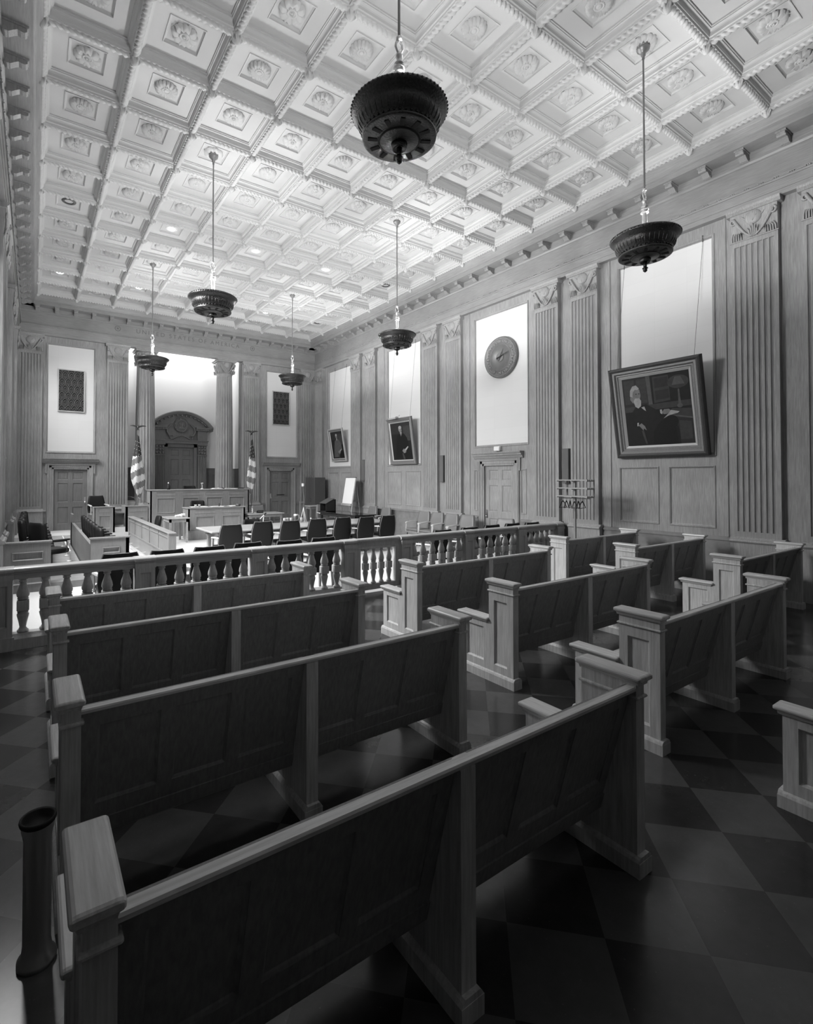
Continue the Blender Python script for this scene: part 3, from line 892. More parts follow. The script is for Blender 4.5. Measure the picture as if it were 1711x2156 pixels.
# =================================================================== CHANDELIERS
def chandelier():
    t = thing('chandelier', '', 'chandelier')
    m = MB(); m.lathe([(0, 7.98), (.02, 7.98), (.085, 7.955), (.08, 7.93), (.05, 7.90), (.03, 7.88), (.03, 7.85), (.018, 7.84), (.018, 7.80)], n=16); m.build('canopy', ROD, t)
    m = MB(); m.tube([(0, 0, 7.84), (0, 0, 5.98)], .0125, 8); m.build('rod', ROD, t)
    m = MB()
    m.lathe([(.0, 5.985), (.02, 5.98), (.022, 5.95), (.012, 5.94)], n=10)
    for sx in (-1, 1): m.tube([(0, 0, 5.945), (sx*.025, 0, 5.92), (sx*.03, 0, 5.88), (sx*.015, 0, 5.84), (0, 0, 5.83)], .008, 6)
    m.lathe([(.0, 5.84), (.02, 5.83), (.026, 5.80), (.018, 5.78), (.016, 5.74), (.034, 5.735), (.034, 5.725), (.016, 5.72), (.016, 5.70), (.04, 5.695), (.04, 5.683), (.018, 5.68), (.018, 5.66),
             (.04, 5.655), (.04, 5.643), (.02, 5.64), (.026, 5.60), (.026, 5.50), (.022, 5.46), (.03, 5.45), (.04, 5.42), (.05, 5.40), (.085, 5.37), (.09, 5.35), (.05, 5.33), (.05, 5.30), (.11, 5.26), (.02, 5.25)], n=14)
    m.v = [Vector((p.x*1.3, p.y*1.3, p.z)) for p in m.v]
    m.build('stem', BRASS, t)
    m = MB()
    m.lathe([(.405, 5.30), (.42, 5.315), (.432, 5.305), (.435, 5.285), (.425, 5.265), (.405, 5.255), (.395, 5.235), (.378, 5.225), (.375, 5.19), (.362, 5.15), (.335, 5.11), (.312, 5.09), (.31, 5.075),
             (.328, 5.072), (.336, 5.06), (.334, 5.045), (.322, 5.038), (.30, 5.036), (.18, 5.03), (.178, 5.022), (.168, 5.018), (.07, 5.012), (.068, 4.985), (.055, 4.975), (.035, 4.97), (.03, 4.965), (0, 4.965)], n=48)
    m.lathe([(.405, 5.30), (.39, 5.26), (.365, 5.19), (.33, 5.12), (.29, 5.09), (0, 5.085)], n=48)
    for k in range(64):
        a = 2*pi*k/64; m.sphere((.432*cos(a), .432*sin(a), 5.293), .0125, 5)
    for k in range(40):
        a = 2*pi*k/40; m.sphere((.318*cos(a), .318*sin(a), 5.093), .012, 5)
    for k in range(40):     # fluting of the bowl
        a = 2*pi*k/40; m.tube([(.374*cos(a), .374*sin(a), 5.21), (.362*cos(a), .362*sin(a), 5.155), (.336*cos(a), .336*sin(a), 5.115)], [.006, .010, .006], 4)
    m.build('bowl', BRONZE, t)
    m = MB()
    for k in range(12):
        a = 2*pi*k/12; m.M = RZ(a); m.box(.20, .285, -.02, .02, 5.028, 5.034); m.M = Matrix.Identity(4)
    m.lathe([(.188, 5.034), (.188, 5.022), (.176, 5.020)], n=32)
    m.build('bottom_slots', BLACK, t)
    m = MB(); m.lathe([(.045, 5.01), (.075, 5.0), (.07, 4.965), (.06, 4.95), (.05, 4.965), (.0, 4.966)], n=20); m.lathe([(.0, 4.97), (.026, 4.965), (.022, 4.90), (.020, 4.885), (.036, 4.878), (.038, 4.87), (.024, 4.865), (.028, 4.85), (.026, 4.835), (.010, 4.82), (0, 4.815)], n=12)
    for k in range(12):
        a = 2*pi*k/12; m.sphere((.06*cos(a), .06*sin(a), 5.0), .009, 5)
    m.build('finial', BRONZE, t)
    for k in range(4):
        m = MB(); a = pi/4+pi/2*k; c = (.17*cos(a), .17*sin(a), 5.2); m.sphere(c, .045, 8, sc=(1, 1, 1.2)); m.tube([(c[0], c[1], 5.09), (c[0], c[1], 5.165)], .02, 6)
        m.build('bulb', BULB, t)
    return t
CHL = {(2, 3): 'bronze bowl chandelier hanging in front of the left alcove column, farthest on the left',
       (6, 3): 'small bronze bowl chandelier in front of the white panel over the right rear door',
       (2, 8): 'bronze bowl chandelier at left, the nearer of the two on that side of the alcove',
       (6, 8): 'bronze bowl chandelier at centre, hanging before the white panel with the tall portrait',
       (2, 13): 'large bronze bowl chandelier at top centre, nearest the camera and seen from below',
       (6, 13): 'bronze bowl chandelier at upper right, above the big tilted portrait'}
first = None
for n, key in enumerate(CH):
    loc = ((key[0]+.5)*UX, -(key[1]+.5)*UY, 0)
    if first is None:
        first = chandelier(); first.location = loc; first['label'] = CHL[key]; first['group'] = 'bronze bowl chandeliers'; t = first
    else: t = dup(first, loc, 0, CHL[key], 'bronze bowl chandeliers')
for n, key in enumerate(CH):
    d = bpy.data.lights.new('chandelier_light', 'POINT'); d.energy = CHANDELIER_W[n//2]*(1.25 if key == (2, 13) else 1.0); d.shadow_soft_size = .10
    o = bpy.data.objects.new('chandelier_light', d); COL.objects.link(o)
    rt = [q for q in bpy.data.objects if q.name.startswith('chandelier') and q.type == 'EMPTY' and abs(q.location.x-(key[0]+.5)*UX) < .01 and abs(q.location.y+(key[1]+.5)*UY) < .01][0]
    o.parent = rt; o.location = (0, 0.0, 5.30)
    o.location = (.12, .0, 5.30)

# =================================================================== PEWS
def end_panel(mb, inward):
    """one pew end, x from 0 to .075, outer face at x=0 when inward=+1"""
    t = .075
    # arm part and post
    def side(x, flip):
        # paneled side face; local trick: build facing -y then rotate to face -x / +x
        pass
    mb.box(.0, t, .30, .675, .09, .575); mb.box(0, t, .0, .30, .09, .955)
def pew_mesh_parts(L):
    out = {}
    def end(x, sgn):
        """x outer face, sgn +1 body extends to +x"""
        mb = MB(); t = .075*sgn
        mb.M = T(x, 0, 0) @ (RZ(-pi/2) if sgn > 0 else RZ(pi/2))
        # after rotation by -90deg: local x -> -y, local y -> +x (outward face looks to -x)
        # local coordinates: u = -y for sgn>0, u = y for sgn<0
        if sgn > 0:
            mb.paneled(.30, .865, [(-.235, -.075, .17, .79)], [(0, .004), (.008, .01), (.014, .018)], x0=-.30, z0=.09)
            mb.paneled(.375, .485, [(-.60, -.37, .17, .50)], [(0, .004), (.008, .01), (.014, .018)], x0=-.675, z0=.09)
        else:
            mb.paneled(.30, .865, [(.075, .235, .17, .79)], [(0, .004), (.008, .01), (.014, .018)], x0=0, z0=.09)
            mb.paneled(.375, .485, [(.37, .60, .17, .50)], [(0, .004), (.008, .01), (.014, .018)], x0=.30, z0=.09)
        mb.M = Matrix.Identity(4)
        a, b = sorted((x+.02*sgn, x+t))
        mb.box(a, b, .0, .30, .09, .955); mb.box(a, b, .30, .675, .09, .575)
        a, b = sorted((x, x+.02*sgn))
        mb.quad((a, 0, .09), (b, 0, .09), (b, 0, .955), (a, 0, .955)); mb.quad((a, .675, .09), (b, .675, .09), (b, .675, .575), (a, .675, .575))
        mb.quad((a, .30, .575), (b, .30, .575), (b, .30, .955), (a, .30, .955))
        # necking band
        a, b = sorted((x-.012*sgn, x+t+.012*sgn)); mb.bbox(a, b, -.014, .314, .868, .884, .005)
        # plinth
        a, b = sorted((x-.02*sgn, x+t+.02*sgn))
        mb.box(a, b, -.022, .70, 0, .075); mb.prism([(a, .075), (b, .075), (b-.008, .09), (b-.02, .10), (a+.02, .10), (a+.008, .09)], 'y', -.02, .698)
        return mb
    out['end'] = (end(0, 1), end(L, -1))
    def cap(x0, x1, y0, y1, z0, z1):
        mb = MB(); r = (z1-z0)/2
        # bullnose section in x, with rounded ends
        prof = []
        for k in range(7):
            a = -pi/2+pi*k/6; prof.append((x1-r+r*cos(a), (z0+z1)/2+r*sin(a)))
        for k in range(7):
            a = pi/2+pi*k/6; prof.append((x0+r+r*cos(a), (z0+z1)/2+r*sin(a)))
        cx = (x0+x1)/2
        rings = []
        for yy, sc in ((y0, .55), (y0+.004, .8), (y0+.012, 1), (y1-.012, 1), (y1-.004, .8), (y1, .55)):
            q = (1-sc)*r
            rings.append([(min(max(px_, x0+q), x1-q), yy, (z0+z1)/2+(pz-(z0+z1)/2)*sc) for px_, pz in prof])
        mb.loft(rings, 0, False, True)
        mb.prism([(x0+.02, z0-.02), (x1-.02, z0-.02), (x1-.01, z0), (x0+.01, z0)], 'y', y0+.02, y1-.02)
        return mb
    out['cap'] = (cap(-.03, .092, -.032, .332, .957, .99), cap(L-.092, L+.03, -.032, .332, .957, .99))
    out['arm'] = (cap(-.03, .105, .30, .715, .577, .607), cap(L-.105, L+.03, .30, .715, .577, .607))
    mid = MB(); xm = L/2; h = .0375
    mid.prism([(0, .09), (0, .905), (.012, .915), (.035, .915), (.17, .40), (.60, .40), (.60, .09)], 'x', xm-h, xm+h)
    mid.box(xm-h-.02, xm+h+.02, -.022, .63, 0, .075); mid.prism([(xm-h-.02, .075), (xm+h+.02, .075), (xm+h+.01, .09), (xm+h, .10), (xm-h, .10), (xm-h-.01, .09)], 'y', -.02, .628)
    out['mid'] = mid
    # slanted back: two halves of three sunk panels
    def bk(x0, x1):
        mb = MB(); w = x1-x0
        H = .70; ang = math.atan2(.17, .66)
        mb.M = T(0, .022, .925) @ RX(ang) @ T(0, 0, -H)
        pw = (w-.07*2-.075*2)/3
        hs = [(x0+.07+k*(pw+.075), x0+.07+k*(pw+.075)+pw, .165, .60) for k in range(3)]
        mb.paneled(w, H, hs, [(0, .005), (.007, .009), (.012, .014)], x0=x0)
        mb.box(x0, x1, .016, .032, 0, H); mb.quad((x0, 0, H), (x1, 0, H), (x1, .016, H), (x0, .016, H)); mb.quad((x0, 0, 0), (x0, .016, 0), (x1, .016, 0), (x1, 0, 0))
        mb.box(x0, x1, -.008, .02, -.01, .075)
        return mb
    out['back'] = (bk(.075, L/2-h), bk(L/2+h, L-.075))
    tr = MB()
    P = [(.0, .912), (.0, .924), (.006, .931), (.050, .931), (.062, .925), (.062, .90), (.03, .90), (.026, .912)]
    tr.prism(P, 'x', .075, L-.075); out['top'] = tr
    st = MB()
    st.prism([(.19, .405), (.19, .435), (.40, .425), (.64, .455), (.665, .445), (.665, .42), (.64, .415), (.40, .39)], 'x', .075, L-.075); out['seat'] = st
    return out
def pew_master(L):
    P = pew_mesh_parts(L)
    t = thing('pew', '', 'pew')
    for e, c, a in zip(P['end'], P['cap'], P['arm']):
        o = e.build('end_panel', PEW_LIT, t); c.build('cap_rail', TOP_LIT_Y, o); a.build('arm_rest', TOP_LIT_Y, o)
    P['mid'].build('middle_support', PEW_LIT, t)
    for b in P['back']: b.build('back_panel', PEW_SHADED, t)
    P['top'].build('top_rail', TOP_LIT, t); P['seat'].build('seat', TOP_LIT, t)
    return t
PEWS = [
 (2.48, [(.05, -17.53, 'nearest oak pew, its long back crossing the foreground from lower left'),
         (.06, -16.27, 'oak pew of the left block, second from the camera'),
         (.07, -14.93, 'oak pew of the left block, third from the camera'),
         (.07, -13.79, 'oak pew of the left block, front row just behind the railing'),
         (3.70, -18.42, 'oak pew at the lower right edge of the photo, only its aisle end visible'),
         (3.68, -17.05, 'oak pew of the middle block, nearest whole one, with tall aisle end at right'),
         (3.67, -15.74, 'oak pew of the middle block, second row behind the railing'),
         (3.66, -14.35, 'oak pew of the middle block, front row beside the railing gate')]),
 (2.28, [(7.33, -16.25, 'oak pew by the right wall, third row back, beneath the near tall pilaster'),
         (7.33, -14.93, 'oak pew by the right wall, second from the railing'),
         (7.34, -13.77, 'oak pew by the right wall, front row before the coat rack')])]
for L, rows in PEWS:
    mast = None
    for x, yy, lb in rows:
        if mast is None:
            mast = pew_master(L); mast.location = (x, yy, 0); mast['label'] = lb; mast['group'] = 'oak pews of the gallery'
        else: dup(mast, (x, yy, 0), 0, lb, 'oak pews of the gallery')

# =================================================================== RAILING
RAILW = wood('oak_rail', 0.44)
RAILC = wood('oak_handrail', 0.42, stretch=(.9, 14, 14), rough=.25)
def baluster_mb():
    mb = MB(); n = 14
    mb.lathe([(.038, .175), (.046, .18), (.046, .20), (.036, .21), (.026, .235), (.033, .29), (.046, .36), (.049, .385), (.040, .40), (.046, .408), (.040, .415), (.034, .426)], n=n)
    mb.bbox(-.048, .048, -.048, .048, .426, .548, .008)
    mb.lathe([(.034, .548), (.040, .556), (.048, .566), (.040, .576), (.046, .585), (.052, .61), (.047, .65), (.034, .70), (.026, .74), (.024, .755), (.034, .762), (.034, .775), (.028, .782), (.040, .792), (.040, .80)], n=n)
    return mb
def fat(mb, k): mb.v = [Vector((p.x*k, p.y*k, p.z)) for p in mb.v]; return mb
BALM = fat(baluster_mb(), 1.27).mesh('baluster', [RAILW])
def rail_top(mb, x0, x1, w=.085):
    P = []
    for k in range(9):
        a = pi*k/8; P.append((w*cos(a), .915+.03*sin(a)))
    P += [(-w, .895), (-w+.02, .885), (-w+.025, .862), (-w+.04, .855), (-w+.04, .80), (w-.04, .80), (w-.04, .855), (w-.025, .862), (w-.02, .885), (w, .895)]
    mb.prism(P, 'x', x0, x1)
def post_mb(w=.235, half=False):
    mb = MB(); h = w/2
    mb.paneled(w, .71, [(-h+.05, h-.05, .26, .74)], [(0, .006), (.008, .012), (.016, .02)], x0=-h, z0=.15, y=-.10)
    mb.box(-h, h, -.075, .10, .15, .86); mb.box(-h, -h+.0001, -.10, -.075, .15, .86); mb.box(h-.0001, h, -.10, -.075, .15, .86)
    mb.box(-h-.02, h+.02, -.12, .12, 0, .15); mb.box(-h-.008, h+.008, -.108, .108, .80, .86)
    P = []
    for k in range(9):
        a = pi*k/8; P.append((.10*cos(a), .915+.034*sin(a)))
    P += [(-.10, .89), (-.08, .875), (-.08, .86), (.08, .86), (.08, .875), (.10, .89)]
    mb.prism(P, 'x', -h-.012, h+.012)
    return mb
POSTM = post_mb().mesh('newel_post', [RAILW])
def railing(label, x0, posts):
    t = thing('courtroom_railing', label, 'railing', (0, RY, 0), 0, 'turned oak courtroom railing')
    pc = posts
    for c in pc:
        o = bpy.data.objects.new('newel_post', POSTM); COL.objects.link(o); o.parent = t; o.location = (c, 0, 0)
    for a, b in zip(pc[:-1], pc[1:]):
        u0, u1 = a+.1175, b-.1175
        m = MB(); rail_top(m, u0, u1); m.build('handrail', RAILC, t)
        m = MB(); m.box(u0, u1, -.10, .10, 0, .12); m.prism([(-.10, .12), (.10, .12), (.075, .15), (.06, .175), (-.06, .175), (-.075, .15)], 'x', u0, u1); m.build('plinth', RAILW, t)
        w = u1-u0; n = 6 if w > 1 else max(1, int(w/.215))
        for k in range(n):
            o = bpy.data.objects.new('baluster', BALM); COL.objects.link(o); o.parent = t; o.location = (u0+w*(k+.45)/(n-.1), 0, 0)
    return t
railing('long turned oak railing left of the gate, its handrail reaching the left wall', 0, [-.36, 1.17, 2.74, 4.32])
railing('turned oak railing right of the gate, ending at the right wall', 0, [5.507, 7.074, 8.646, 9.98])
t = thing('railing_gate', 'oak railing gate with four slim balusters opening onto the aisle', 'gate', (0, RY, 0))
m = MB(); rail_top(m, 4.46, 5.365, .06)
for a, b in ((4.46, 4.55), (5.285, 5.365)): m.box(a, b, -.04, .04, .06, .80)
m.box(4.55, 5.285, -.04, .04, .06, .155); m.box(4.55, 5.285, -.04, .04, .76, .80)
m.build('gate_frame', RAILW, t)
BS = MB()
for o_ in [baluster_mb()]:
    BS.v = [Vector((p.x*1.05, p.y*.95, .155+(p.z-.175)*.605/.625)) for p in o_.v]; BS.f = o_.f; BS.m = o_.m; BS.sm = o_.sm
BSM = BS.mesh('baluster', [RAILW])
for k in range(4):
    o = bpy.data.objects.new('baluster', BSM); COL.objects.link(o); o.parent = t; o.location = (4.67+.165*k, 0, 0)

# =================================================================== ARMCHAIRS
def seat_shape(mb, w, y0, y1, z, th=.07, b=.02):
    mb.bbox(-w/2, w/2, y0, y1, z-th, z, b)
def armchair(mat, arms=True, wm=None, label='', high=.95):
    """front faces +y"""
    wm = wm or DESK
    t = thing('armchair', label, 'chair')
    bk = MB()
    rings = []
    for z, w, y, th in ((.36, .45, -.215, .05), (.40, .50, -.222, .065), (.55, .535, -.238, .07), (.72, .515, -.262, .07), (.88, .46, -.29, .062), (high-.02, .425, -.30, .055), (high, .41, -.302, .03)):
        q = []
        for k in range(9):
            u = -1+2*k/8; q.append((u*w/2, y-th/2-.018*(1-u*u), z+(.012*(abs(u)**3) if z > .9 else 0)))
        for k in range(9):
            u = 1-2*k/8; q.append((u*w/2, y+th/2-.012*(1-u*u), z+(.012*(abs(u)**3) if z > .9 else 0)))
        rings.append(q)
    bk.loft(rings, 0, True)
    o = bk.build('backrest', mat, t)
    tr = MB()
    for sx in (-1, 1):
        tr.tube([(sx*w_/2*1.0, y_-.028, z_) for z_, w_, y_ in ((.38, .48, -.22), (.55, .538, -.238), (.72, .518, -.262), (.88, .463, -.29), (high, .42, -.302))], .007, 5)
    tr.tube([(-.21, -.315, high+.008), (-.1, -.328, high), (.1, -.328, high), (.21, -.315, high+.008)], .007, 5)
    tr.build('nailed_trim', wm, o)
    se = MB(); se.bbox(-.25, .25, -.22, .26, .40, .475, .025); se.build('seat', mat, t)
    fr = MB(); fr.box(-.24, .24, -.215, .245, .345, .40); fr.build('seat_frame', wm, t)
    for sx in (-1, 1):
        l = MB(); x = sx*.225
        l.loft([[(x-.02, .21, 0), (x+.02, .21, 0), (x+.02, .25, 0), (x-.02, .25, 0)], [(x-.024, .20, .40), (x+.024, .20, .40), (x+.024, .25, .40), (x-.024, .25, .40)]])
        l.build('leg', wm, t)
        l = MB()
        l.loft([[(x-.018, -.30, 0), (x+.018, -.30, 0), (x+.018, -.26, 0), (x-.018, -.26, 0)], [(x-.022, -.235, .42), (x+.022, -.235, .42), (x+.022, -.19, .42), (x-.022, -.19, .42)]])
        l.build('leg', wm, t)
        if arms:
            a = MB(); x = sx*.263
            a.tube([(x, .22, .36), (x, .215, .50), (x, .20, .635)], [.018, .017, .018], 6)
            pts = [(sx*.243, -.26, .67), (sx*.258, -.12, .665), (x, .05, .655), (x, .20, .645), (x, .235, .625)]
            rings = []
            for k, p in enumerate(pts):
                w = [.018, .022, .028, .03, .02][k]
                rings.append([(p[0]-w, p[1], p[2]-.012), (p[0]+w, p[1], p[2]-.012), (p[0]+w*.8, p[1], p[2]+.014), (p[0]-w*.8, p[1], p[2]+.014)])
            a.loft(rings); a.box(min(x, sx*.24), max(x, sx*.24), .205, .235, .36, .39)
            a.build('armrest', ARM_LIT, t)
    return t
G1, G2, G3 = 'armchairs at the counsel table', 'armchairs lined up inside the railing', 'leather armchairs along the right wall'
ORD = ['first', 'second', 'third', 'fourth', 'fifth', 'sixth', 'seventh', 'eighth']
chair0 = armchair(LEATHER)
chair0.location = (3.53, -7.86, 0); chair0['label'] = 'black leather armchair at the counsel table, first from its left end'; chair0['group'] = G1
CT = [(3.53, -7.86, 0), (4.40, -7.50, 0), (5.04, -7.64, 0), (5.82, -7.53, .02), (6.56, -7.51, .03), (7.14, -7.73, .03), (7.93, -7.60, .05)]
for k, (x, y, a) in enumerate(CT[1:]):
    dup(chair0, (x, y, 0), a, 'black leather armchair at the counsel table, %s from its left end' % ORD[k+1], G1)
RC = [(.93, -11.06, 0), (1.53, -11.08, 0), (2.13, -11.06, 0), (2.76, -10.96, 0), (3.42, -11.06, 0), (4.07, -11.02, 0)]
for k, (x, y, a) in enumerate(RC):
    dup(chair0, (x, y, 0), a, 'black armchair inside the railing left of the gate, %s from the left' % ORD[k], G2)
RC2 = [(6.62, -11.22, 0), (7.43, -11.16, 0), (8.20, -11.06, 0), (8.88, -11.05, 0), (9.44, -11.14, 0)]
for k, (x, y, a) in enumerate(RC2):
    dup(chair0, (x, y, 0), a, 'black armchair inside the railing right of the gate, %s from the gate' % ORD[k], G2)
chairb = armchair(LEATHER_LIT)
chairb.location = (9.48, -7.28, 0); chairb.rotation_euler = (0, 0, pi/2+.06); chairb['group'] = G3
chairb['label'] = 'brown leather armchair against the right wall, farthest of the row of four'
for x, y, a, lb in ((9.48, -7.88, pi/2+.06, 'brown leather armchair against the right wall, second farthest of the row of four'),
                    (9.48, -8.48, pi/2+.06, 'brown leather armchair against the right wall, third farthest of the row of four'),
                    (9.48, -9.09, pi/2+.06, 'brown leather armchair against the right wall, nearest of the row, left of the door'),
                    (9.42, -10.50, pi/2+.2, 'brown leather armchair against the right wall, just right of the door')):
    dup(chairb, (x, y, 0), a, lb, G3)
for x, y, a, lb in ((9.05, -2.42, pi, 'brown leather armchair beyond the dark table, facing the camera'),
                    (9.68, -4.22, pi/2, 'brown leather armchair beside the dark table, right of the easel'),
                    (9.68, -5.02, pi/2, 'brown leather armchair by the right wall behind the last counsel chair'),
                    (6.80, -1.62, pi, 'brown leather armchair behind the stenographer table near the right flag')):
    dup(chairb, (x, y, 0), a, lb)
wc = dup(chair0, (1.72, -.25, .42), pi+.15, 'dark leather witness chair standing in the raised witness box')

def swivel(mat, label, arms=True, back_top=.93, cat='chair', sw=.5, pads=False):
    t = thing('swivel_chair', label, cat)
    b = MB(); rings = []
    for z, w, y, th in ((.47, .40, -.20, .05), (.55, .46, -.23, .075), (.70, .47, -.25, .08), (back_top-.06, .45, -.27, .075), (back_top-.015, .42, -.275, .055), (back_top, .38, -.278, .02)):
        q = [(w/2*(-1+2*k/8), y-th/2-.05*(1-(-1+2*k/8)**2), z) for k in range(9)]+[(w/2*(1-2*k/8), y+th/2-.05*(1-(1-2*k/8)**2), z) for k in range(9)]
        rings.append(q)
    b.loft(rings, 0, True); b.build('backrest', mat, t)
    s_ = MB(); rings = []
    for z, k_ in ((.38, .9), (.40, 1.0), (.45, 1.0), (.475, .9)):
        rings.append([(k_*sw/2*(abs(cos(a))**.6)*(1 if cos(a) > 0 else -1), .02+k_*.26*(abs(sin(a))**.6)*(1 if sin(a) > 0 else -1), z) for a in [2*pi*i/20+.01 for i in range(20)]])
    s_.loft(rings, 0, True); s_.build('seat', mat, t)
    p = MB(); p.lathe([(.035, .06), (.03, .38)], n=10); p.lathe([(.09, .36), (.12, .385)], n=12); p.build('pedestal', STEEL, t)
    for k in range(4):
        l = MB(); a = pi/4+k*pi/2; l.tube([(0, 0, .09), (.15*cos(a), .15*sin(a), .07), (.27*cos(a), .27*sin(a), .03), (.28*cos(a), .28*sin(a), .0)], [.028, .024, .018, .016], 6)
        l.build('leg', STEEL, t)
    if arms:
        for sx in (-1, 1):
            a = MB(); x = sx*.28; a.tube([(sx*.2, .12, .40), (x, .14, .42), (x, .13, .62), (x, -.12, .63), (sx*.235, -.25, .60)], .013, 6)
            o = a.build('armrest', STEEL, t)
            c = MB(); c.bbox(x-.032, x+.032, -.16, .19, .632, .665, .012); c.build('arm_pad', mat, o)
    return t

# =================================================================== BENCH, CLERK DESK, WITNESS BOX
def desk_front(mb, x0, x1, z0, z1, y, holes):
    mb.paneled(x1-x0, z1-z0, holes, [(0, -.014), (.010, -.020), (.022, -.006), (.028, .018), (.04, .02)], x0=x0, z0=z0, y=y)
t = thing('judges_bench', 'wide raised oak bench with two rows of sunk panels before the alcove', 'bench', (0, 0, 0))
m = MB(); y = -1.3
H = []
for a, b in ((3.33, 3.89), (4.15, 4.69), (4.94, 5.50), (5.74, 6.30)): H += [(a, b, .80, 1.30), (a, b, .12, .62)]
desk_front(m, 3.13, 6.47, 0, 1.54, y, H)
m.box(3.13, 3.17, y, -.42, 0, 1.54); m.box(6.43, 6.47, y, -.42, 0, 1.54); m.box(3.17, 6.43, y+.05, y+.10, 0, 1.54)
m.quad((3.13, y, 0), (3.13, y+.06, 0), (3.13, y+.06, 1.54), (3.13, y, 1.54))
for a, b in ((3.30, 3.92), (4.12, 4.72), (4.91, 5.53), (5.71, 6.33)): m.box(a, b, y-.012, y, 1.375, 1.50)
m.build('body', DESK, t)
m = MB()
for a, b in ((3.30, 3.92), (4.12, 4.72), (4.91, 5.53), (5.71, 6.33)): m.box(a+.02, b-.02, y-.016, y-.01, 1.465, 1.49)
m.build('frieze_recess', OAKA, t)  # shade of a recess, laid on as darker oak strips
m = MB(); m.bbox(3.10, 6.50, y-.03, -.40, 1.54, 1.575, .008); m.build('top', DESK, t)

t = thing('clerk_desk', 'oak clerk desk with two sunk panels, lower and nearer than the bench', 'desk', (0, 0, 0))
m = MB(); y = -2.61
desk_front(m, 4.0, 5.85, .30, .985, y, [(4.24, 4.82, .38, .735), (5.09, 5.67, .38, .735)]) if False else desk_front(m, 4.0, 5.85, 0, .985, y, [(4.24, 4.82, .37, .74), (5.09, 5.67, .37, .74)])
for x in (4.0, 5.80): m.box(x, x+.05, y, -1.95, 0, .985)
m.box(4.05, 5.80, y+.03, y+.06, 0, .985)
m.box(3.98, 5.87, y-.02, y, 0, .30); m.box(4.20, 4.86, y-.012, y, .83, .95); m.box(5.05, 5.71, y-.012, y, .83, .95)
m.build('body', DESK, t)
m = MB(); m.bbox(3.97, 5.88, y-.03, -1.92, .985, 1.02, .008); m.build('top', DESK, t)
m = MB(); m.box(4.22, 4.84, y-.016, y-.01, .915, .94); m.box(5.07, 5.69, y-.016, y-.01, .915, .94); m.build('frieze_recess', OAKA, t)  # recess shade again drawn as darker strips on the front

t = thing('witness_box', 'oak witness box with steps, between the left rear door and the bench', 'witness box', (0, 0, 0))
m = MB()
y = -1.0
desk_front(m, 1.55, 2.12, .22, 1.03, y, [(1.67, 2.0, .35, .78)])
m.box(1.55, 2.12, y+.03, y+.07, .22, 1.03); m.box(1.53, 1.57, y, .2, .22, 1.03); m.box(2.07, 2.12, y, -.1, .22, 1.03)
m.box(1.66, 2.0, y-.012, y, .88, .98)
desk_front(m, 2.43, 3.10, .22, 1.03, y, [(2.68+.0, 2.82, .3, .68), (2.86, 2.98, .3, .68)])
m.box(2.43, 3.10, y+.03, y+.07, .22, 1.03); m.box(2.43, 2.50, y, -.1, .22, 1.05)
m.box(2.55, 3.05, y-.012, y, .86, .97)
m.build('front_panel', DESK, t)
m = MB(); m.bbox(1.52, 2.14, y-.03, y+.12, 1.03, 1.06, .006); m.bbox(2.41, 3.09, y-.03, y+.12, 1.03, 1.06, .006); m.build('cap_rail', DESK, t)
m = MB(); m.box(2.12, 2.43, y+.02, y+.4, .22, .38); m.box(1.57, 3.09, y+.4, .2, .22, .42); m.build('step', CARPET, t)
m = MB(); m.box(2.12, 2.42, -.55, -.50, .42, .80); m.bbox(2.10, 2.43, -.75, -.35, .80, .84, .01); m.build('ledge', LEATHER_LIT, t)

# =================================================================== JURY BOX
t = thing('jury_partition', 'long low oak jury partition running back from the railing area, lit on its left side', 'partition', (2.27, -8.1, 0))
m = MB(); LJ = 5.25
m.box(.0, .09, 0, LJ, 0, .82)
for k in range(5):
    y0 = .06+k*1.03
    m.box(-.012, 0, y0, y0+.035, .42, .80)
m.box(-.014, 0, 0, LJ, .38, .415); m.box(-.012, 0, 0, LJ, .72, .74)
m.box(-.03, .12, -.03, .09, 0, .82); m.box(-.02, .11, LJ-.1, LJ, 0, .82)
m.build('panel', OAKJ, t)
m = MB(); m.bbox(-.035, .125, -.05, LJ+.02, .82, .85, .008); m.build('cap_rail', OAKJ, t)
m = MB(); m.tube([(-.14, .25, .15), (-.14, LJ-.6, .15)], .018, 8)
for k in range(5): m.tube([(-.14, .5+k*1.0, .15), (-.02, .5+k*1.0, .15)], .008, 5)
m.build('foot_rail', BRASS, t)
t = thing('jury_screen', 'paneled oak end screen beside the first jury row, below the black chair arms', 'partition', (.84, -8.2, 0))
m = MB()
desk_front(m, 0, .66, 0, .82, 0, [(.2, .5, .54, .66), (.2, .5, .14, .36)])
m.box(0, .66, .03, .06, 0, .82); m.box(0, .06, .03, 5.9, 0, .72); m.box(.6, .66, 0, .06, 0, .82); m.box(0, .05, 5.5, 6.2, .0, .95)
m.build('panel', OAKA, t)  # darkened oak: this face turns from the light, shade is in the colour
m = MB(); m.bbox(-.02, .68, -.03, .08, .82, .85, .006); m.build('cap_rail', OAKA, t)
t = thing('jury_screen', 'oak end screen of the raised second jury row, at the left edge of the photo', 'partition', (-.45, -8.45, 0))
m = MB(); desk_front(m, 0, .66, 0, .85, 0, [(.1, .55, .55, .7), (.1, .55, .14, .40)]); m.box(0, .66, .03, .06, 0, .85); m.build('panel', OAKA, t)  # same darkened oak, with the shade of the face in its colour
m = MB(); m.bbox(-.02, .68, -.03, .08, .85, .88, .006); m.build('cap_rail', OAKA, t)
m = MB(); m.box(0, 1.31, 0, 6.7, 0, .12); o_ = m.build('jury_riser', plain('jury_carpet', .20, .9, noise=.5, scale=5), fl); o_.location = (-.50, -8.38, 0)
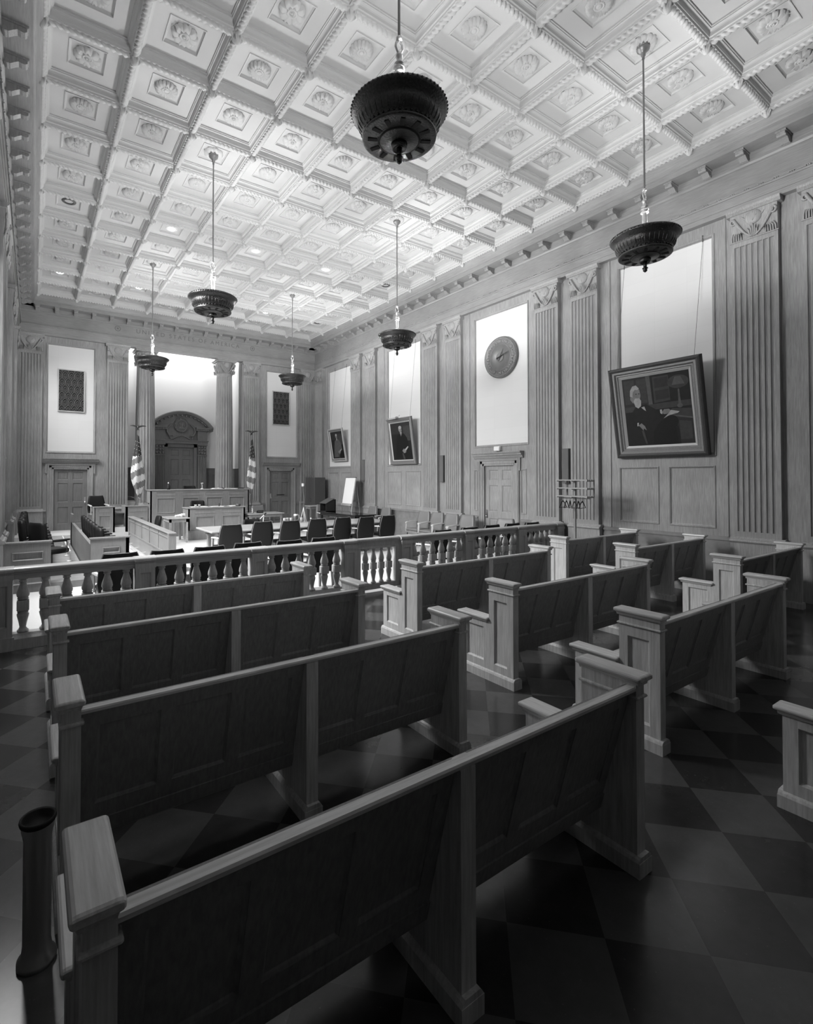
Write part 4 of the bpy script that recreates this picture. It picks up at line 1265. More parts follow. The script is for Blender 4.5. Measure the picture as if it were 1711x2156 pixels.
t = thing('foot_rail', 'white foot rail on short posts in front of the second jury row', 'rail', (-.50, -8.38, .002))
m = MB(); m.tube([(1.12, 2.2, .36), (1.12, 5.6, .36)], .02, 8)
for k in range(4):
    m.tube([(1.12, 2.5+k*.95, .36), (1.12, 2.5+k*.95, .13)], .009, 5); m.lathe([(.0, .135), (.04, .13), (.045, .12)], c=(1.12, 2.5+k*.95, 0), n=10)
m.build('rail', WHITE, t)
jc = swivel(LEATHER, 'black swivel armchair in the first jury row, nearest the camera', back_top=1.0)
jc['group'] = 'black jury chairs'; jc.name = 'jury_chair'
jc.location = (1.32, -7.75, 0); jc.rotation_euler = (0, 0, -pi/2)
for k in range(1, 7):
    dup(jc, (1.32, -7.75+.62*k, 0), -pi/2, 'black swivel armchair in the first jury row, %s from the camera' % ORD[k], 'black jury chairs')
for k in range(7):
    a = -pi/2+(.55 if k == 0 else .1*((k % 3)-1))
    dup(jc, (.04+(.2 if k == 0 else 0), -7.25+.62*k, .12), a, 'black swivel armchair in the raised second jury row, %s from the camera' % ORD[k], 'black jury chairs')

# =================================================================== TABLES
def turned_leg(mb, x, y, h, w=.07):
    mb.box(x-w/2, x+w/2, y-w/2, y+w/2, h-.16, h); mb.lathe([(w*.5, h-.16), (w*.3, h-.19), (w*.52, h-.22), (w*.35, h-.26), (w*.48, h-.34), (w*.42, .22), (w*.3, .17), (w*.5, .13)], c=(x, y, 0), n=12)
    mb.box(x-w*.42, x+w*.42, y-w*.42, y+w*.42, 0, .13)
t = thing('counsel_table', 'long pale oak counsel table in front of seven black armchairs', 'table', (3.27, -7.60, 0))
m = MB(); m.bbox(0, 5.07, 0, 1.32, .72, .76, .01); m.build('tabletop', TABLE, t)
m = MB()
for a, b, c, d in ((.25, 4.82, .12, .15), (.25, 4.82, 1.17, 1.20), (.25, .28, .12, 1.2), (4.79, 4.82, .12, 1.2)): m.box(a, b, c, d, .665, .72)
m.build('apron', DESK, t)
for x, y in ((.30, .20), (1.45, .20), (2.92, .20), (4.25, .20), (.30, 1.12), (1.75, 1.12), (3.30, 1.12), (4.75, 1.12)):
    if 1:
        m = MB(); m.bbox(x-.09, x+.09, y-.09, y+.09, .0, .10, .01); m.paneled(.14, .44, [(x-.045, x+.045, .16, .50)], [(0, .004), (.006, .012)], x0=x-.07, z0=.10, y=y-.07)
        m.box(x-.07, x+.07, y-.055, y+.07, .10, .54); m.prism([(x-.07, .54), (x+.07, .54), (x+.095, .60), (x-.095, .60)], 'y', y-.09, y+.09); m.box(x-.1, x+.1, y-.1, y+.1, .60, .62)
        m.build('leg', DESK, t)
t = thing('side_table', 'small square-legged oak table standing left of the clerk desk', 'table', (3.28, -3.2, 0))
m = MB(); m.bbox(0, .64, 0, 1.05, .73, .76, .006); m.build('tabletop', TABLE, t)
m = MB(); m.box(.05, .59, .06, .08, .63, .73); m.box(.05, .59, .97, .99, .63, .73); m.box(.05, .07, .06, .99, .63, .73); m.box(.57, .59, .06, .99, .63, .73); m.build('apron', TABLE, t)
for x in (.08, .56):
    for y in (.09, .96): m = MB(); m.box(x-.03, x+.03, y-.03, y+.03, 0, .73); m.build('leg', TABLE, t)
t = thing('stenographer_table', 'pale oak table with turned legs, right of the clerk desk', 'table', (5.93, -2.78, 0))
m = MB(); m.bbox(0, 1.28, 0, .80, .73, .76, .006); m.build('tabletop', TABLE, t)
m = MB(); m.box(.06, 1.22, .06, .08, .63, .73); m.box(.06, 1.22, .72, .74, .63, .73); m.box(.06, .08, .06, .74, .63, .73); m.box(1.2, 1.22, .06, .74, .63, .73); m.build('apron', DESK, t)
for x in (.09, 1.19):
    for y in (.09, .71): m = MB(); turned_leg(m, x, y, .73); m.build('leg', DESK, t)
t = thing('dark_table', 'black lacquered table with a glossy top reflecting the easel legs', 'table', (8.56, -5.25, 0))
m = MB(); m.bbox(0, .84, 0, 2.5, .725, .76, .006); m.build('tabletop', BLACKW, t)
m = MB(); m.box(.05, .79, .05, .08, .63, .725); m.box(.05, .79, 2.42, 2.45, .63, .725); m.box(.05, .08, .05, 2.45, .63, .725); m.box(.76, .79, .05, 2.45, .63, .725); m.build('apron', BLACK, t)
for x in (.09, .75):
    for y in (.09, 2.41): m = MB(); m.box(x-.035, x+.035, y-.035, y+.035, 0, .73); m.build('leg', BLACK, t)
t = thing('wooden_stand', 'tall small wooden stand beside the metal cabinet', 'stand', (8.70, -1.85, 0))
m = MB(); m.bbox(-.03, .50, -.03, .45, .87, .905, .006); m.build('tabletop', TABLE, t)
m = MB(); m.box(.0, .47, 0, .42, .78, .87); m.build('apron', OAKD, t)
for x in (.03, .44):
    for y in (.03, .39): m = MB(); m.box(x-.03, x+.03, y-.03, y+.03, 0, .78); m.build('leg', OAKD, t)

# =================================================================== CABINET, LECTERN, EASEL
t = thing('metal_cabinet', 'tall dark grey metal cabinet standing in the far right corner', 'cabinet', (9.48, -.70, 0))
m = MB(); m.bbox(0, .50, 0, .84, .03, 1.985, .006); m.build('body', STEEL, t)
for k in range(2): m = MB(); m.box(-.012, .0, .01+.415*k, .415+.415*k, .08, 1.96); m.build('door', STEEL, t)
m = MB(); m.box(-.03, -.012, .30, .33, .98, 1.12); m.box(-.035, -.03, .27, .36, 1.06, 1.09); m.build('handle', CHROME, t)
t = thing('tabletop_lectern', 'dark sloping tabletop lectern on the black table, left of the easel', 'lectern', (8.60, -3.25, .76))
m = MB(); m.prism([(0, 0), (.40, 0), (.40, .44), (.33, .44), (.0, .28)], 'y', 0, .03); m.prism([(0, 0), (.40, 0), (.40, .44), (.33, .44), (.0, .28)], 'y', .42, .45)
m.box(.37, .40, 0, .45, 0, .42); m.box(0, .4, 0, .45, 0, .02); m.build('body', BLACK, t)
m = MB(); m.M = T(-.02, -.02, .285) @ RY_(-math.atan2(.16, .33)); m.bbox(0, .40, 0, .49, 0, .02, .004); m.build('sloping_top', STEEL, t)
t = thing('easel', 'white flip chart easel with an A-frame stand behind the black table', 'easel', (9.45, -3.15, 0))
m = MB()
def bar(mb, a, b, w=.016): mb.tube([a, b], w, 4, smooth=False)
m = MB(); bar(m, (-.08, -.34, 0), (.27, -.34, 1.97)); m.build('leg', CREAM, t)
m = MB(); bar(m, (-.08, .34, 0), (.27, .34, 1.97)); m.build('leg', CREAM, t)
m = MB(); bar(m, (.55, -.30, 0), (.29, -.28, 1.96)); bar(m, (.55, .30, 0), (.29, .28, 1.96)); bar(m, (.40, -.29, 1.12), (.40, .29, 1.12)); bar(m, (.13, -.32, 1.10), (.40, -.29, 1.12)); m.build('rear_leg', ROD, t)
m = MB(); q = lambda z: -.08+.35*z/1.97
m.loft([[(q(1.03)-.03, -.33, 1.03), (q(1.97)-.03, -.33, 1.97), (q(1.97)-.03, .33, 1.97), (q(1.03)-.03, .33, 1.03)], [(q(1.03)-.012, -.33, 1.03), (q(1.97)-.012, -.33, 1.97), (q(1.97)-.012, .33, 1.97), (q(1.03)-.012, .33, 1.03)]]); m.build('paper_pad', PAPER, t)
m = MB(); m.loft([[(q(.95)-.01, -.35, .95), (q(1.98)-.01, -.35, 1.98), (q(1.98)-.01, .35, 1.98), (q(.95)-.01, .35, .95)], [(q(.95)+.012, -.35, .95), (q(1.98)+.012, -.35, 1.98), (q(1.98)+.012, .35, 1.98), (q(.95)+.012, .35, .95)]]); m.build('backboard', BLACK, t)
m = MB(); m.box(q(.98)-.07, q(.98), -.34, .34, .955, 1.025); m.build('marker_tray', CREAM, t)
m = MB(); m.box(q(1.99)-.03, q(1.99)+.02, -.34, .34, 1.972, 1.995); m.build('clamp_bar', STEEL, t)

# =================================================================== DESK ITEMS
def simple(name, label, cat, mb, mat, loc, rz=0, group=None):
    o = mb.build(name, mat); o.location = loc; o.rotation_euler = (0, 0, rz); return tag(o, label, cat, group)
def cup():
    m = MB(); m.lathe([(0, .0), (.028, 0), (.04, .085), (.042, .085), (.04, .08), (.028, .01), (0, .01)], n=14); return m
simple('paper_cup', 'white cup on the clerk desk, the left one of two', 'cup', cup(), PAPER, (4.31, -2.30, 1.02), 0, 'cups on the clerk desk')
simple('paper_cup', 'white cup on the clerk desk, the right one of two', 'cup', cup(), PAPER, (4.43, -2.30, 1.02), 0, 'cups on the clerk desk')
def papers(w, d, h=.012):
    m = MB()
    for k in range(3):
        m.M = RZ((k-1)*.12); m.box(-w/2, w/2, -d/2, d/2, h*k/3, h*(k+1)/3)
    return m
simple('paper_stack', 'loose papers on the left of the clerk desk', 'papers', papers(.5, .35), PAPER, (4.45, -2.14, 1.02))
simple('paper_stack', 'white papers at the middle of the clerk desk', 'papers', papers(.4, .3), PAPER, (5.0, -2.3, 1.02))
simple('paper_stack', 'white papers at the right end of the clerk desk', 'papers', papers(.3, .3), PAPER, (5.6, -2.2, 1.02), .2)
m = MB(); m.lathe([(0, 0), (.075, 0), (.085, .02), (.08, .07), (.05, .085), (0, .09)], n=16); simple('tape_dispenser', 'dark rounded holder on the right of the clerk desk', 'desk item', m, STEEL, (5.68, -2.42, 1.02))
m = MB(); m.lathe([(0, 0), (.02, 0), (.02, .05), (.012, .08), (.018, .11), (0, .12)], n=10); simple('rubber_stamp', 'small dark stamp standing at the middle of the clerk desk', 'stamp', m, BLACK, (5.06, -2.35, 1.02))
# crumpled papers on side table
m = MB(); random.seed(3)
for k in range(4): m.M = T(.06*k-.08, .03*(k % 2), .035) @ RZ(k) ; m.bbox(-.07, .07, -.05, .05, -.035, .03+.012*k, .02)
simple('folded_cloth', 'crumpled white cloth on the small table left of the clerk desk', 'cloth', m, PAPER, (3.72, -2.75, .76))
# bench items
t = thing('desk_microphone', 'white desk microphone on the bench in front of the high-backed chair', 'microphone', (4.87, -1.0, 1.575))
m = MB(); m.lathe([(0, 0), (.06, 0), (.055, .015), (.02, .03), (0, .03)], n=14); m.build('base', WHITE, t)
m = MB(); m.tube([(0, 0, .02), (.004, 0, .12), (-.01, 0, .19)], .010, 6); m.build('stem', WHITE, t)
m = MB(); m.tube([(-.035, 0, .20), (.035, 0, .21)], .018, 8); m.build('head', WHITE, t)
t = thing('water_carafe', 'dark carafe with stopper at the left end of the bench', 'carafe', (3.75, -1.0, 1.575))
m = MB(); m.lathe([(0, 0), (.05, 0), (.055, .05), (.05, .14), (.025, .18), (.022, .20)], n=14); m.build('body', BLACK, t)
m = MB(); m.lathe([(.024, .20), (.03, .21), (.025, .225), (.012, .25), (0, .255)], n=10); m.build('stopper', CHROME, t)
def book(w, d, h): m = MB(); m.box(-w/2, w/2, -d/2, d/2, 0, h*.15); m.box(-w/2+.01, w/2-.01, -d/2+.01, d/2-.01, h*.15, h*.85); m.box(-w/2, w/2, -d/2, d/2, h*.85, h); return m
t = thing('open_book', 'open law book lying on the bench right of the microphone', 'book', (5.38, -1.05, 1.575), .1)
m = MB(); m.prism([(-.20, 0), (.20, 0), (.20, .012), (.10, .04), (0, .02), (-.10, .035), (-.20, .012)], 'y', -.13, .13); m.build('pages', PAPER, t)
m = MB(); m.box(-.21, .21, -.14, .14, -.0, .004); m.prism([(.12, .04), (.22, .01), (.235, .03), (.14, .06)], 'y', -.13, .13); m.build('cover', BLACK, t)
simple('paper_stack', 'white papers on the right half of the bench', 'papers', papers(.45, .3, .02), PAPER, (5.88, -1.0, 1.575))
simple('closed_book', 'grey book lying near the right end of the bench', 'book', book(.34, .26, .045), STEEL, (6.13, -1.0, 1.575), .1)
simple('clip_folder', 'dark folder sticking over the right corner of the bench', 'folder', book(.3, .2, .03), BLACK, (6.32, -.7, 1.575), .3)
hb = swivel(LEATHER, 'black high-backed judge chair behind the bench', back_top=1.08); hb.location = (4.72, -.12, .6); hb.rotation_euler = (0, 0, pi); hb.name = 'judge_chair'
hc_ = swivel(LEATHER, 'black swivel chair between the clerk desk and the bench', back_top=1.2); hc_.location = (4.58, -1.78, 0); hc_.rotation_euler = (0, 0, pi); hc_.name = 'clerk_chair'
hd = swivel(LEATHER, 'black round-backed swivel chair on the far side of the counsel table', back_top=.84, arms=False); hd.location = (4.92, -5.95, 0); hd.rotation_euler = (0, 0, pi); hd.name = 'table_chair'
hw = swivel(LEATHER, 'black low chair showing over the jury partition', back_top=.86, arms=False); hw.location = (2.72, -3.3, 0); hw.rotation_euler = (0, 0, pi/2); hw.name = 'low_chair'
# witness microphone boom
t = thing('witness_microphone', 'thin boom microphone leaning over the right panel of the witness box', 'microphone', (3.0, -.98, 1.06))
m = MB(); m.tube([(-.02, 0, 0), (.03, 0, .04), (.12, -.1, .07), (-.42, .0, .30)], .006, 5); m.build('arm', ROD, t)
m = MB(); m.tube([(.10, -.09, .07), (.17, -.12, .03)], .018, 8); m.build('head', BLACK, t)
# stenographer table items
for k, (x, y, h, mt, lb) in enumerate(((6.16, -2.5, .16, CHROME, 'chrome beaker stack on the stenographer table'), (6.02, -2.3, .1, PAPER, 'white jar at the left edge of the stenographer table'))):
    m = MB(); m.lathe([(0, 0), (.035, 0), (.037, h*.3), (.03, h*.34), (.037, h*.38), (.037, h*.62), (.03, h*.66), (.037, h*.7), (.03, h), (0, h)], n=14); simple('beaker', lb, 'beaker', m, mt, (x, y, .76))
t = thing('desk_telephone', 'black telephone on the stenographer table', 'telephone', (6.45, -2.42, .76))
m = MB(); m.prism([(-.10, 0), (.10, 0), (.08, .03), (.03, .055), (-.08, .06)], 'x', -.09, .09); m.build('body', BLACK, t)
m = MB(); m.tube([(-.12, -.03, .05), (-.09, -.03, .085), (.09, -.03, .085), (.12, -.03, .05)], [.022, .015, .015, .022], 8); m.build('handset', BLACK, t)
# counsel table items
t = thing('gooseneck_microphone', 'silver gooseneck microphone on the counsel table behind the second armchair', 'microphone', (4.96, -6.42, .76))
m = MB(); m.lathe([(0, 0), (.07, 0), (.065, .012), (.015, .025), (0, .03)], n=14); m.build('base', ROD, t)
m = MB(); m.tube([(0, 0, .02), (.01, 0, .15), (.03, 0, .235)], .011, 6); m.tube([(.04, 0, .25), (-.09, -.02, .14)], .011, 6); m.build('stem', WHITE, t)
m = MB(); m.tube([(.02, 0, .24), (.085, .01, .285)], .02, 8); m.build('head', BLACK, t)
tm = MB(); tm.lathe([(0, 0), (.034, 0), (.042, .13), (.040, .13), (.033, .01), (0, .01)], n=16)
for k, lb in enumerate(('leftmost of the four glass tumblers on the counsel table', 'second from left of the four glass tumblers on the counsel table', 'third from left of the four glass tumblers on the counsel table')):
    simple('glass_tumbler', lb, 'tumbler', tm, GLASS, (5.57+.095*k, -6.42+.03*(k % 2), .76), 0, 'glass tumblers on the counsel table')
simple('glass_tumbler', 'rightmost of the four glass tumblers, beside the thermos jug', 'tumbler', tm, GLASS, (6.03, -6.5, .76), 0, 'glass tumblers on the counsel table')
t = thing('thermos_jug', 'steel thermos jug with white lid on the counsel table', 'jug', (5.88, -6.45, .76))
m = MB(); m.lathe([(0, 0), (.055, 0), (.06, .01), (.058, .14), (.05, .18), (.045, .19)], n=18); m.build('body', STEEL, t)
m = MB(); m.lathe([(.05, .18), (.052, .20), (.045, .225), (.0, .232)], n=16); m.prism([(.03, .19), (.075, .205), (.07, .225), (.03, .225)], 'y', -.02, .02); m.build('lid', WHITE, t)
m = MB(); m.tube([(.05, 0, .20), (.10, 0, .19), (.105, 0, .12), (.06, 0, .06)], .010, 6); m.build('handle', WHITE, t)
t = thing('microphone_stand', 'tall thin microphone stand with white tripod legs on the counsel table', 'microphone stand', (6.14, -6.42, .76))
m = MB(); m.tube([(0, 0, .03), (0, 0, .40)], .008, 6); m.tube([(0, 0, .38), (.01, 0, .7), (-.03, .02, 1.02)], .007, 5); m.build('pole', ROD, t)
for a in (.3, 2.4, 4.5): m = MB(); m.tube([(0, 0, .40), (.10*cos(a), .10*sin(a), .0)], .008, 5); m.build('leg', WHITE, t)
m = MB(); m.box(-.05, .0, -.02, .02, .98, 1.06); m.build('head', PAPER, t)
m = MB(); m.lathe([(.055, 0), (.05, .01), (.02, .08), (.012, .12), (0, .125)], n=16); simple('bell_cone', 'small white cone standing beside the microphone stand', 'cone', m, PAPER, (6.26, -6.62, .76))
m = MB(); m.lathe([(0, 0), (.11, 0), (.12, .008), (.11, .012), (0, .008)], n=20); simple('tray', 'dark round tray on the counsel table behind the white cone', 'tray', m, STEEL, (6.36, -6.42, .76))

# =================================================================== FLAGS
def flag(loc, label, seed, zt=3.35, mirror=1):
    rnd = random.Random(seed)
    t = thing('flag_on_pole', label, 'flag', loc, 0, 'flags beside the bench')
    m = MB(); m.lathe([(0, 0), (.16, 0), (.16, .02), (.05, .05), (.03, .08), (.0, .08)], n=18); m.build('base', BRASS, t)
    m = MB(); m.tube([(0, 0, .05), (0, 0, zt+.20)], .016, 8); m.build('pole', OAKD, t)
    # cloth: grid (v down the hang, u around the folds)
    nv, nu = 46, 26; V = []; m = MB()
    for j in range(nv+1):
        v = j/nv; z = zt-2.05*v
        w = .03+.17*min(1, v*1.55)**1.0
        if v > .72: w *= 1-.75*((v-.72)/.28)**1.4
        cx = mirror*(-.03*sin(v*3.1)+.05*v*(1 if v < .7 else 1-(v-.7)*2.2)); row = []
        for i in range(nu+1):
            u = i/nu; a = -pi*.95+2*pi*.95*u
            fold = 1+.22*sin(a*4+seed+v*2.5)
            row.append((cx+w*cos(a-pi/2)*fold*.95, .0+w*.62*sin(a-pi/2)*fold, z+.05*mirror*cos(a-pi/2)*-1*min(1, v*2)-0.10*(u-.5)*mirror))
        V.append(row)
    vs = [p for r in V for p in r]; n = nu+1
    for j in range(nv):
        for i in range(nu):
            v = (j+.5)/nv; u = (i+.5)/nu
            if v+.16*(u-.5)*mirror < .34: mt = 2
            else: mt = int((v*9.5+mirror*u*3.4+20)) % 2
            m.v_idx = None
            m.add([vs[j*n+i], vs[j*n+i+1], vs[(j+1)*n+i+1], vs[(j+1)*n+i]], [(0, 3, 2, 1)], mt, True)
    # stars
    for j in range(5, int(nv*.33), 3):
        for i in range(2+(j % 2), nu, 4):
            p = Vector(V[j][i]); q = Vector((p.x, p.y, p.z)); c = Vector((V[j][nu//2][0]*.0, 0, p.z)); d = (q-c); d.normalize()
            m.sphere(tuple(q+d*.004), .013, 5, 3)
    me = m.mesh('cloth', [FL_W, FL_R, FL_B, FL_W]);
    import bmesh
    bm = bmesh.new(); bm.from_mesh(me); bmesh.ops.remove_doubles(bm, verts=bm.verts, dist=1e-5); bm.to_mesh(me); bm.free()
    o = bpy.data.objects.new('cloth', me); COL.objects.link(o); o.parent = t
    # eagle
    e = MB(); z = zt+.28
    e.sphere((0, 0, zt+.215), .025, 10)
    e.sphere((0, 0, z), .035, 8, sc=(.9, .9, 1.7)); e.sphere((.015, -.03, z+.075), .020, 8); e.tube([(.015, -.045, z+.072), (.02, -.075, z+.06)], [.010, .002], 5)
    e.loft([[(-.02, .02, z-.02), (.02, .02, z-.02), (.02, .035, z-.02), (-.02, .035, z-.02)], [(-.04, .05, z-.10), (.04, .05, z-.10), (.04, .06, z-.10), (-.04, .06, z-.10)]])
    for sx in (-1, 1):
        rings = []
        for k in range(7):
            u = k/6; x = sx*(.02+.24*u); zz = z+.035+.045*sin(u*2.4)-.02*u; c = .05*(1-u)**.6+.006
            rings.append([(x, -.01, zz+.012*(1-u)), (x, .012, zz+.012*(1-u)), (x, .012, zz-c), (x, -.01, zz-c)])
        e.loft(rings, 0, True)
    e.build('eagle_finial', BRONZE, t)
    return t
FL_W = plain('flag_white', .62, .8); FL_R = plain('flag_red', .17, .8); FL_B = plain('flag_blue', .035, .8)
flag((2.86, -.55, .42), 'American flag with eagle finial on a pole behind the witness box', 1, 3.15-.42+.25, 1)
flag((6.83, -.62, 0), 'American flag with eagle finial on a pole right of the bench', 4, 3.42, -1)

# =================================================================== WALL CLOCK
t = thing('wall_clock', 'large round bronze clock on the white panel above the right wall door', 'clock', (XR+YW+.02, -9.88, 5.17), -pi/2)
R_ = .54
m = MB(); m.M = RX(pi/2); m.lathe([(R_, 0), (R_+.01, .05), (R_, .075), (R_-.03, .085), (R_-.06, .075), (R_-.065, .065), (.36, .065), (.355, .08), (.335, .08), (.33, .06), (0, .06)], n=56)
m.M = Matrix.Identity(4)
for k in range(72):
    a = 2*pi*k/72; m.sphere(((R_-.02)*cos(a), -.085, (R_-.02)*sin(a)), .012, 5)
m.build('dial', CLOCKM, t)
m = MB()
for k in range(12):
    a = 2*pi*k/12; m.M = RX(pi/2) @ T(.415*cos(a), .415*sin(a), .065); m.lathe([(.055, 0), (.055, .012), (.042, .012), (.04, .004), (0, .004)], n=18)
    m.M = RX(pi/2) @ T(.415*cos(a+pi/12), .415*sin(a+pi/12), .065); m.lathe([(.022, 0), (.018, .012), (0, .014)], n=8)
m.M = Matrix.Identity(4); m.build('hour_cartouches', CLOCKM, t)
m = MB(); m.M = RX(pi/2); m.lathe([(.12, .06), (.12, .075), (.10, .078), (.0, .075)], n=28); m.build('centre_boss', CLOCKM, t)
def hand(a, L, w, z):
    m = MB(); m.M = RX(pi/2) @ RZ(pi/2-a); m.prism([(-.10, -w*1.6), (-.06, -w*2), (0, -w), (L*.6, -w*.8), (L, 0), (L*.6, w*.8), (0, w), (-.06, w*2), (-.10, w*1.6)], 'z', z, z+.008); return m
hand(radians(72), .33, .012, .10).build('minute_hand', BLACK, t); hand(radians(32), .24, .016, .09).build('hour_hand', STEEL, t)

# =================================================================== PORTRAITS
PG = [plain('paint_%d' % k, v, .6, spec=.25, noise=.35, scale=14) for k, v in enumerate((.012, .024, .042, .08, .17, .33, .007))]
def blob(cx, cz, rx, rz, n=20, a0=0): return [(cx+rx*cos(2*pi*k/n+a0), cz+rz*sin(2*pi*k/n+a0)) for k in range(n)]
def portrait(label, s, z, W, Hh, fw, lean, fm, lm, paint, fd=.07, wires=True, lamp=False, ztop=6.35):
    ang = math.asin(min(.9, lean/Hh))
    t = thing('framed_portrait', label, 'painting', (XR+YW-.045, -s, z), -pi/2)
    M0 = RX(ang)
    o = MB(); o.M = M0
    P = [(0, 0), (0, fd*.7), (fw*.08, fd*.9), (fw*.2, fd), (fw*.36, fd*.8), (fw*.5, fd*.8), (fw*.62, fd*.5), (fw*.7, fd*.52), (fw*.78, fd*.35)]
    P2 = [(fw*.78, fd*.35), (fw*.82, fd*.45), (fw*.95, fd*.25), (fw, fd*.18)]
    def ring(mb, prof, m=0):
        rr = [[(-W/2+i, -d, i), (W/2-i, -d, i), (W/2-i, -d, Hh-i), (-W/2+i, -d, Hh-i)] for i, d in prof]
        for k in range(len(rr)-1):
            for i in range(4):
                j = (i+1) % 4; mb.quad(rr[k][i], rr[k][j], rr[k+1][j], rr[k+1][i], m)
    ring(o, P[:5], 0); ring(o, P[4:], 1)
    o.quad((-W/2, 0, 0), (-W/2, 0, Hh), (W/2, 0, Hh), (W/2, 0, 0))
    fr = o.build('frame', [fm, CARVE], t)
    o = MB(); o.M = M0; ring(o, P2, 0); o.build('gilt_liner', lm, fr)
    c = MB(); c.M = M0 @ T(0, -fd*.18, 0)
    w2 = W/2-fw; h2 = Hh-2*fw
    c.quad((-w2, 0, fw), (w2, 0, fw), (w2, 0, fw+h2), (-w2, 0, fw+h2), 0)
    d = .0004
    for mi, pts in paint:
        c.add([(x*w2, -d, fw+zz*h2) for x, zz in pts], [tuple(range(len(pts)))], mi); d += .0004
    c.build('canvas', PG, t)
    if wires:
        w_ = MB(); top = M0 @ Vector((0, 0, Hh))
        for sx in (-1, 1):
            w_.tube([(sx*(W/2-.14), top.y+.03, top.z), (sx*(W/2-.12), .03, ztop-z)], .0035, 4)
            w_.tube([(sx*(W/2-.12), .03, ztop-z), (sx*(W/2-.12), .03, ztop-z+.12)], .010, 5)
        w_.build('hanging_wire', STEEL, t)
    if lamp:
        l = MB(); l.M = M0 @ T(0, 0, Hh); l.tube([(-.02, 0, 0), (-.02, -.08, .05), (-.02, -.14, .03)], .012, 6)
        l.prism([(-.20, .03), (-.20, -.02), (-.12, -.01), (-.10, .03)], 'x', -.32, .06); l.tube([(.05, -.1, .04), (.22, -.14, .08), (.22, -.14, .04)], .007, 5); l.build('picture_lamp', CREAM, t)
    return t
big_p = [(1, [(-1, .55), (-.1, .55), (-.1, 1), (-1, 1)]), (2, [(-.95, .62), (-.62, .62), (-.62, .97), (-.95, .97)]), (2, [(-.55, .62), (-.25, .62), (-.25, .97), (-.55, .97)]), (3, [(-.22, .55), (-.10, .55), (-.13, 1), (-.25, 1)]),
         (2, [(-.05, .60), (.42, .62), (.42, .97), (-.05, .97)]), (1, [(0, .64), (.4, .65), (.4, .78), (0, .77)]), (1, [(0, .81), (.4, .82), (.4, .95), (0, .95)]), (2, [(-1, .50), (1, .52), (1, .60), (-1, .58)]),
         (2, blob(.68, .86, .30, .09)), (3, [(.50, .82), (.86, .82), (.76, .93), (.60, .93)]), (3, [(.64, .52), (.72, .52), (.70, .76), (.66, .76)]), (3, blob(.68, .53, .08, .03)),
         (2, [(.30, .40), (1, .34), (1, .48), (.45, .50)]), (1, [(.5, .0), (1, .0), (1, .36), (.55, .39)]), (3, [(.32, .405), (1, .34), (1, .36), (.33, .425)]), (2, [(.62, .06), (.95, .06), (.95, .3), (.62, .33)]),
         (0, [(-.95, .0), (.62, .0), (.60, .22), (.45, .36), (.15, .40), (-.05, .52), (-.30, .60), (-.62, .58), (-.86, .44), (-.95, .25)]),
         (6, [(-.20, .0), (.55, .0), (.50, .30), (.30, .38), (.05, .32), (-.15, .2)]), (6, blob(.42, .32, .18, .09)),
         (4, [(-.78, .69), (-.76, .80), (-.68, .86), (-.56, .87), (-.46, .82), (-.44, .74), (-.48, .66), (-.60, .62), (-.72, .64)]), (5, [(-.78, .74), (-.76, .82), (-.68, .88), (-.56, .89), (-.47, .84), (-.52, .82), (-.60, .83), (-.68, .79), (-.70, .72)]),
         (5, [(-.68, .66), (-.62, .70), (-.50, .70), (-.44, .66), (-.46, .58), (-.55, .55), (-.64, .58)]), (5, [(-.46, .56), (-.36, .57), (-.32, .50), (-.40, .53)]),
         (2, [(-.60, .755), (-.555, .755), (-.555, .77), (-.60, .77)]), (2, [(-.51, .755), (-.47, .755), (-.47, .77), (-.51, .77)]),
         (4, [(-.60, .30), (-.50, .33), (-.40, .28), (-.36, .22), (-.44, .25), (-.46, .22), (-.54, .27)]), (5, [(-.64, .29), (-.60, .29), (-.58, .34), (-.63, .34)]),
         (4, [(.15, .46), (.22, .50), (.36, .50), (.42, .47), (.30, .43), (.2, .43)]), (5, [(.10, .45), (.16, .43), (.16, .50), (.10, .50)]), (5, [(.18, .37), (.36, .41), (.60, .43), (.66, .45), (.42, .48), (.30, .42)]),
         (2, [(-.52, .22), (-.44, .22), (-.36, .02), (-.42, .02)])]
man = lambda suit, tie: [(1, [(-1, .7), (1, .7), (1, 1), (-1, 1)]), (2, [(.3, .5), (1, .5), (1, .9), (.3, .9)]),
         (suit, [(-.75, .05), (.75, .05), (.72, .35), (.62, .58), (.35, .70), (-.05, .72), (-.38, .64), (-.55, .45)]), (6, [(.1, .0), (.9, .0), (.95, .28), (.4, .30)]),
         (4, blob(.02, .83, .19, .085)), (5, blob(.0, .87, .15, .045)), (2, blob(.18, .83, .05, .06)), (5, [(-.05, .74), (.14, .74), (.10, .66), (.04, .62)]), (tie, [(.03, .72), (.08, .72), (.10, .60), (.04, .60)]),
         (4, [(.0, .24), (.18, .30), (.36, .27), (.40, .20), (.2, .17)]), (5, [(.30, .28), (.62, .36), (.66, .33), (.36, .23)]), (2, [(-.02, .16), (.08, .2), (.28, .02), (.1, .0)])]
portrait('big tilted oil portrait of a bearded seated man in a dark carved frame', 13.96, 2.40, 1.72, 1.83, .235, .34, DARKFR, GILT, big_p, fd=.10)
portrait('narrow portrait of a standing bald man in black with a brass lamp above its frame', 5.76, 2.42, 1.36, 1.55, .16, .22, CARVE, GILT, man(6, 6), fd=.08, lamp=True)
portrait('small light-framed portrait of a man in a grey suit near the far corner', 1.56, 2.64, 1.14, 1.32, .12, .22, GILT, GILT, man(3, 2), fd=.07, wires=True)

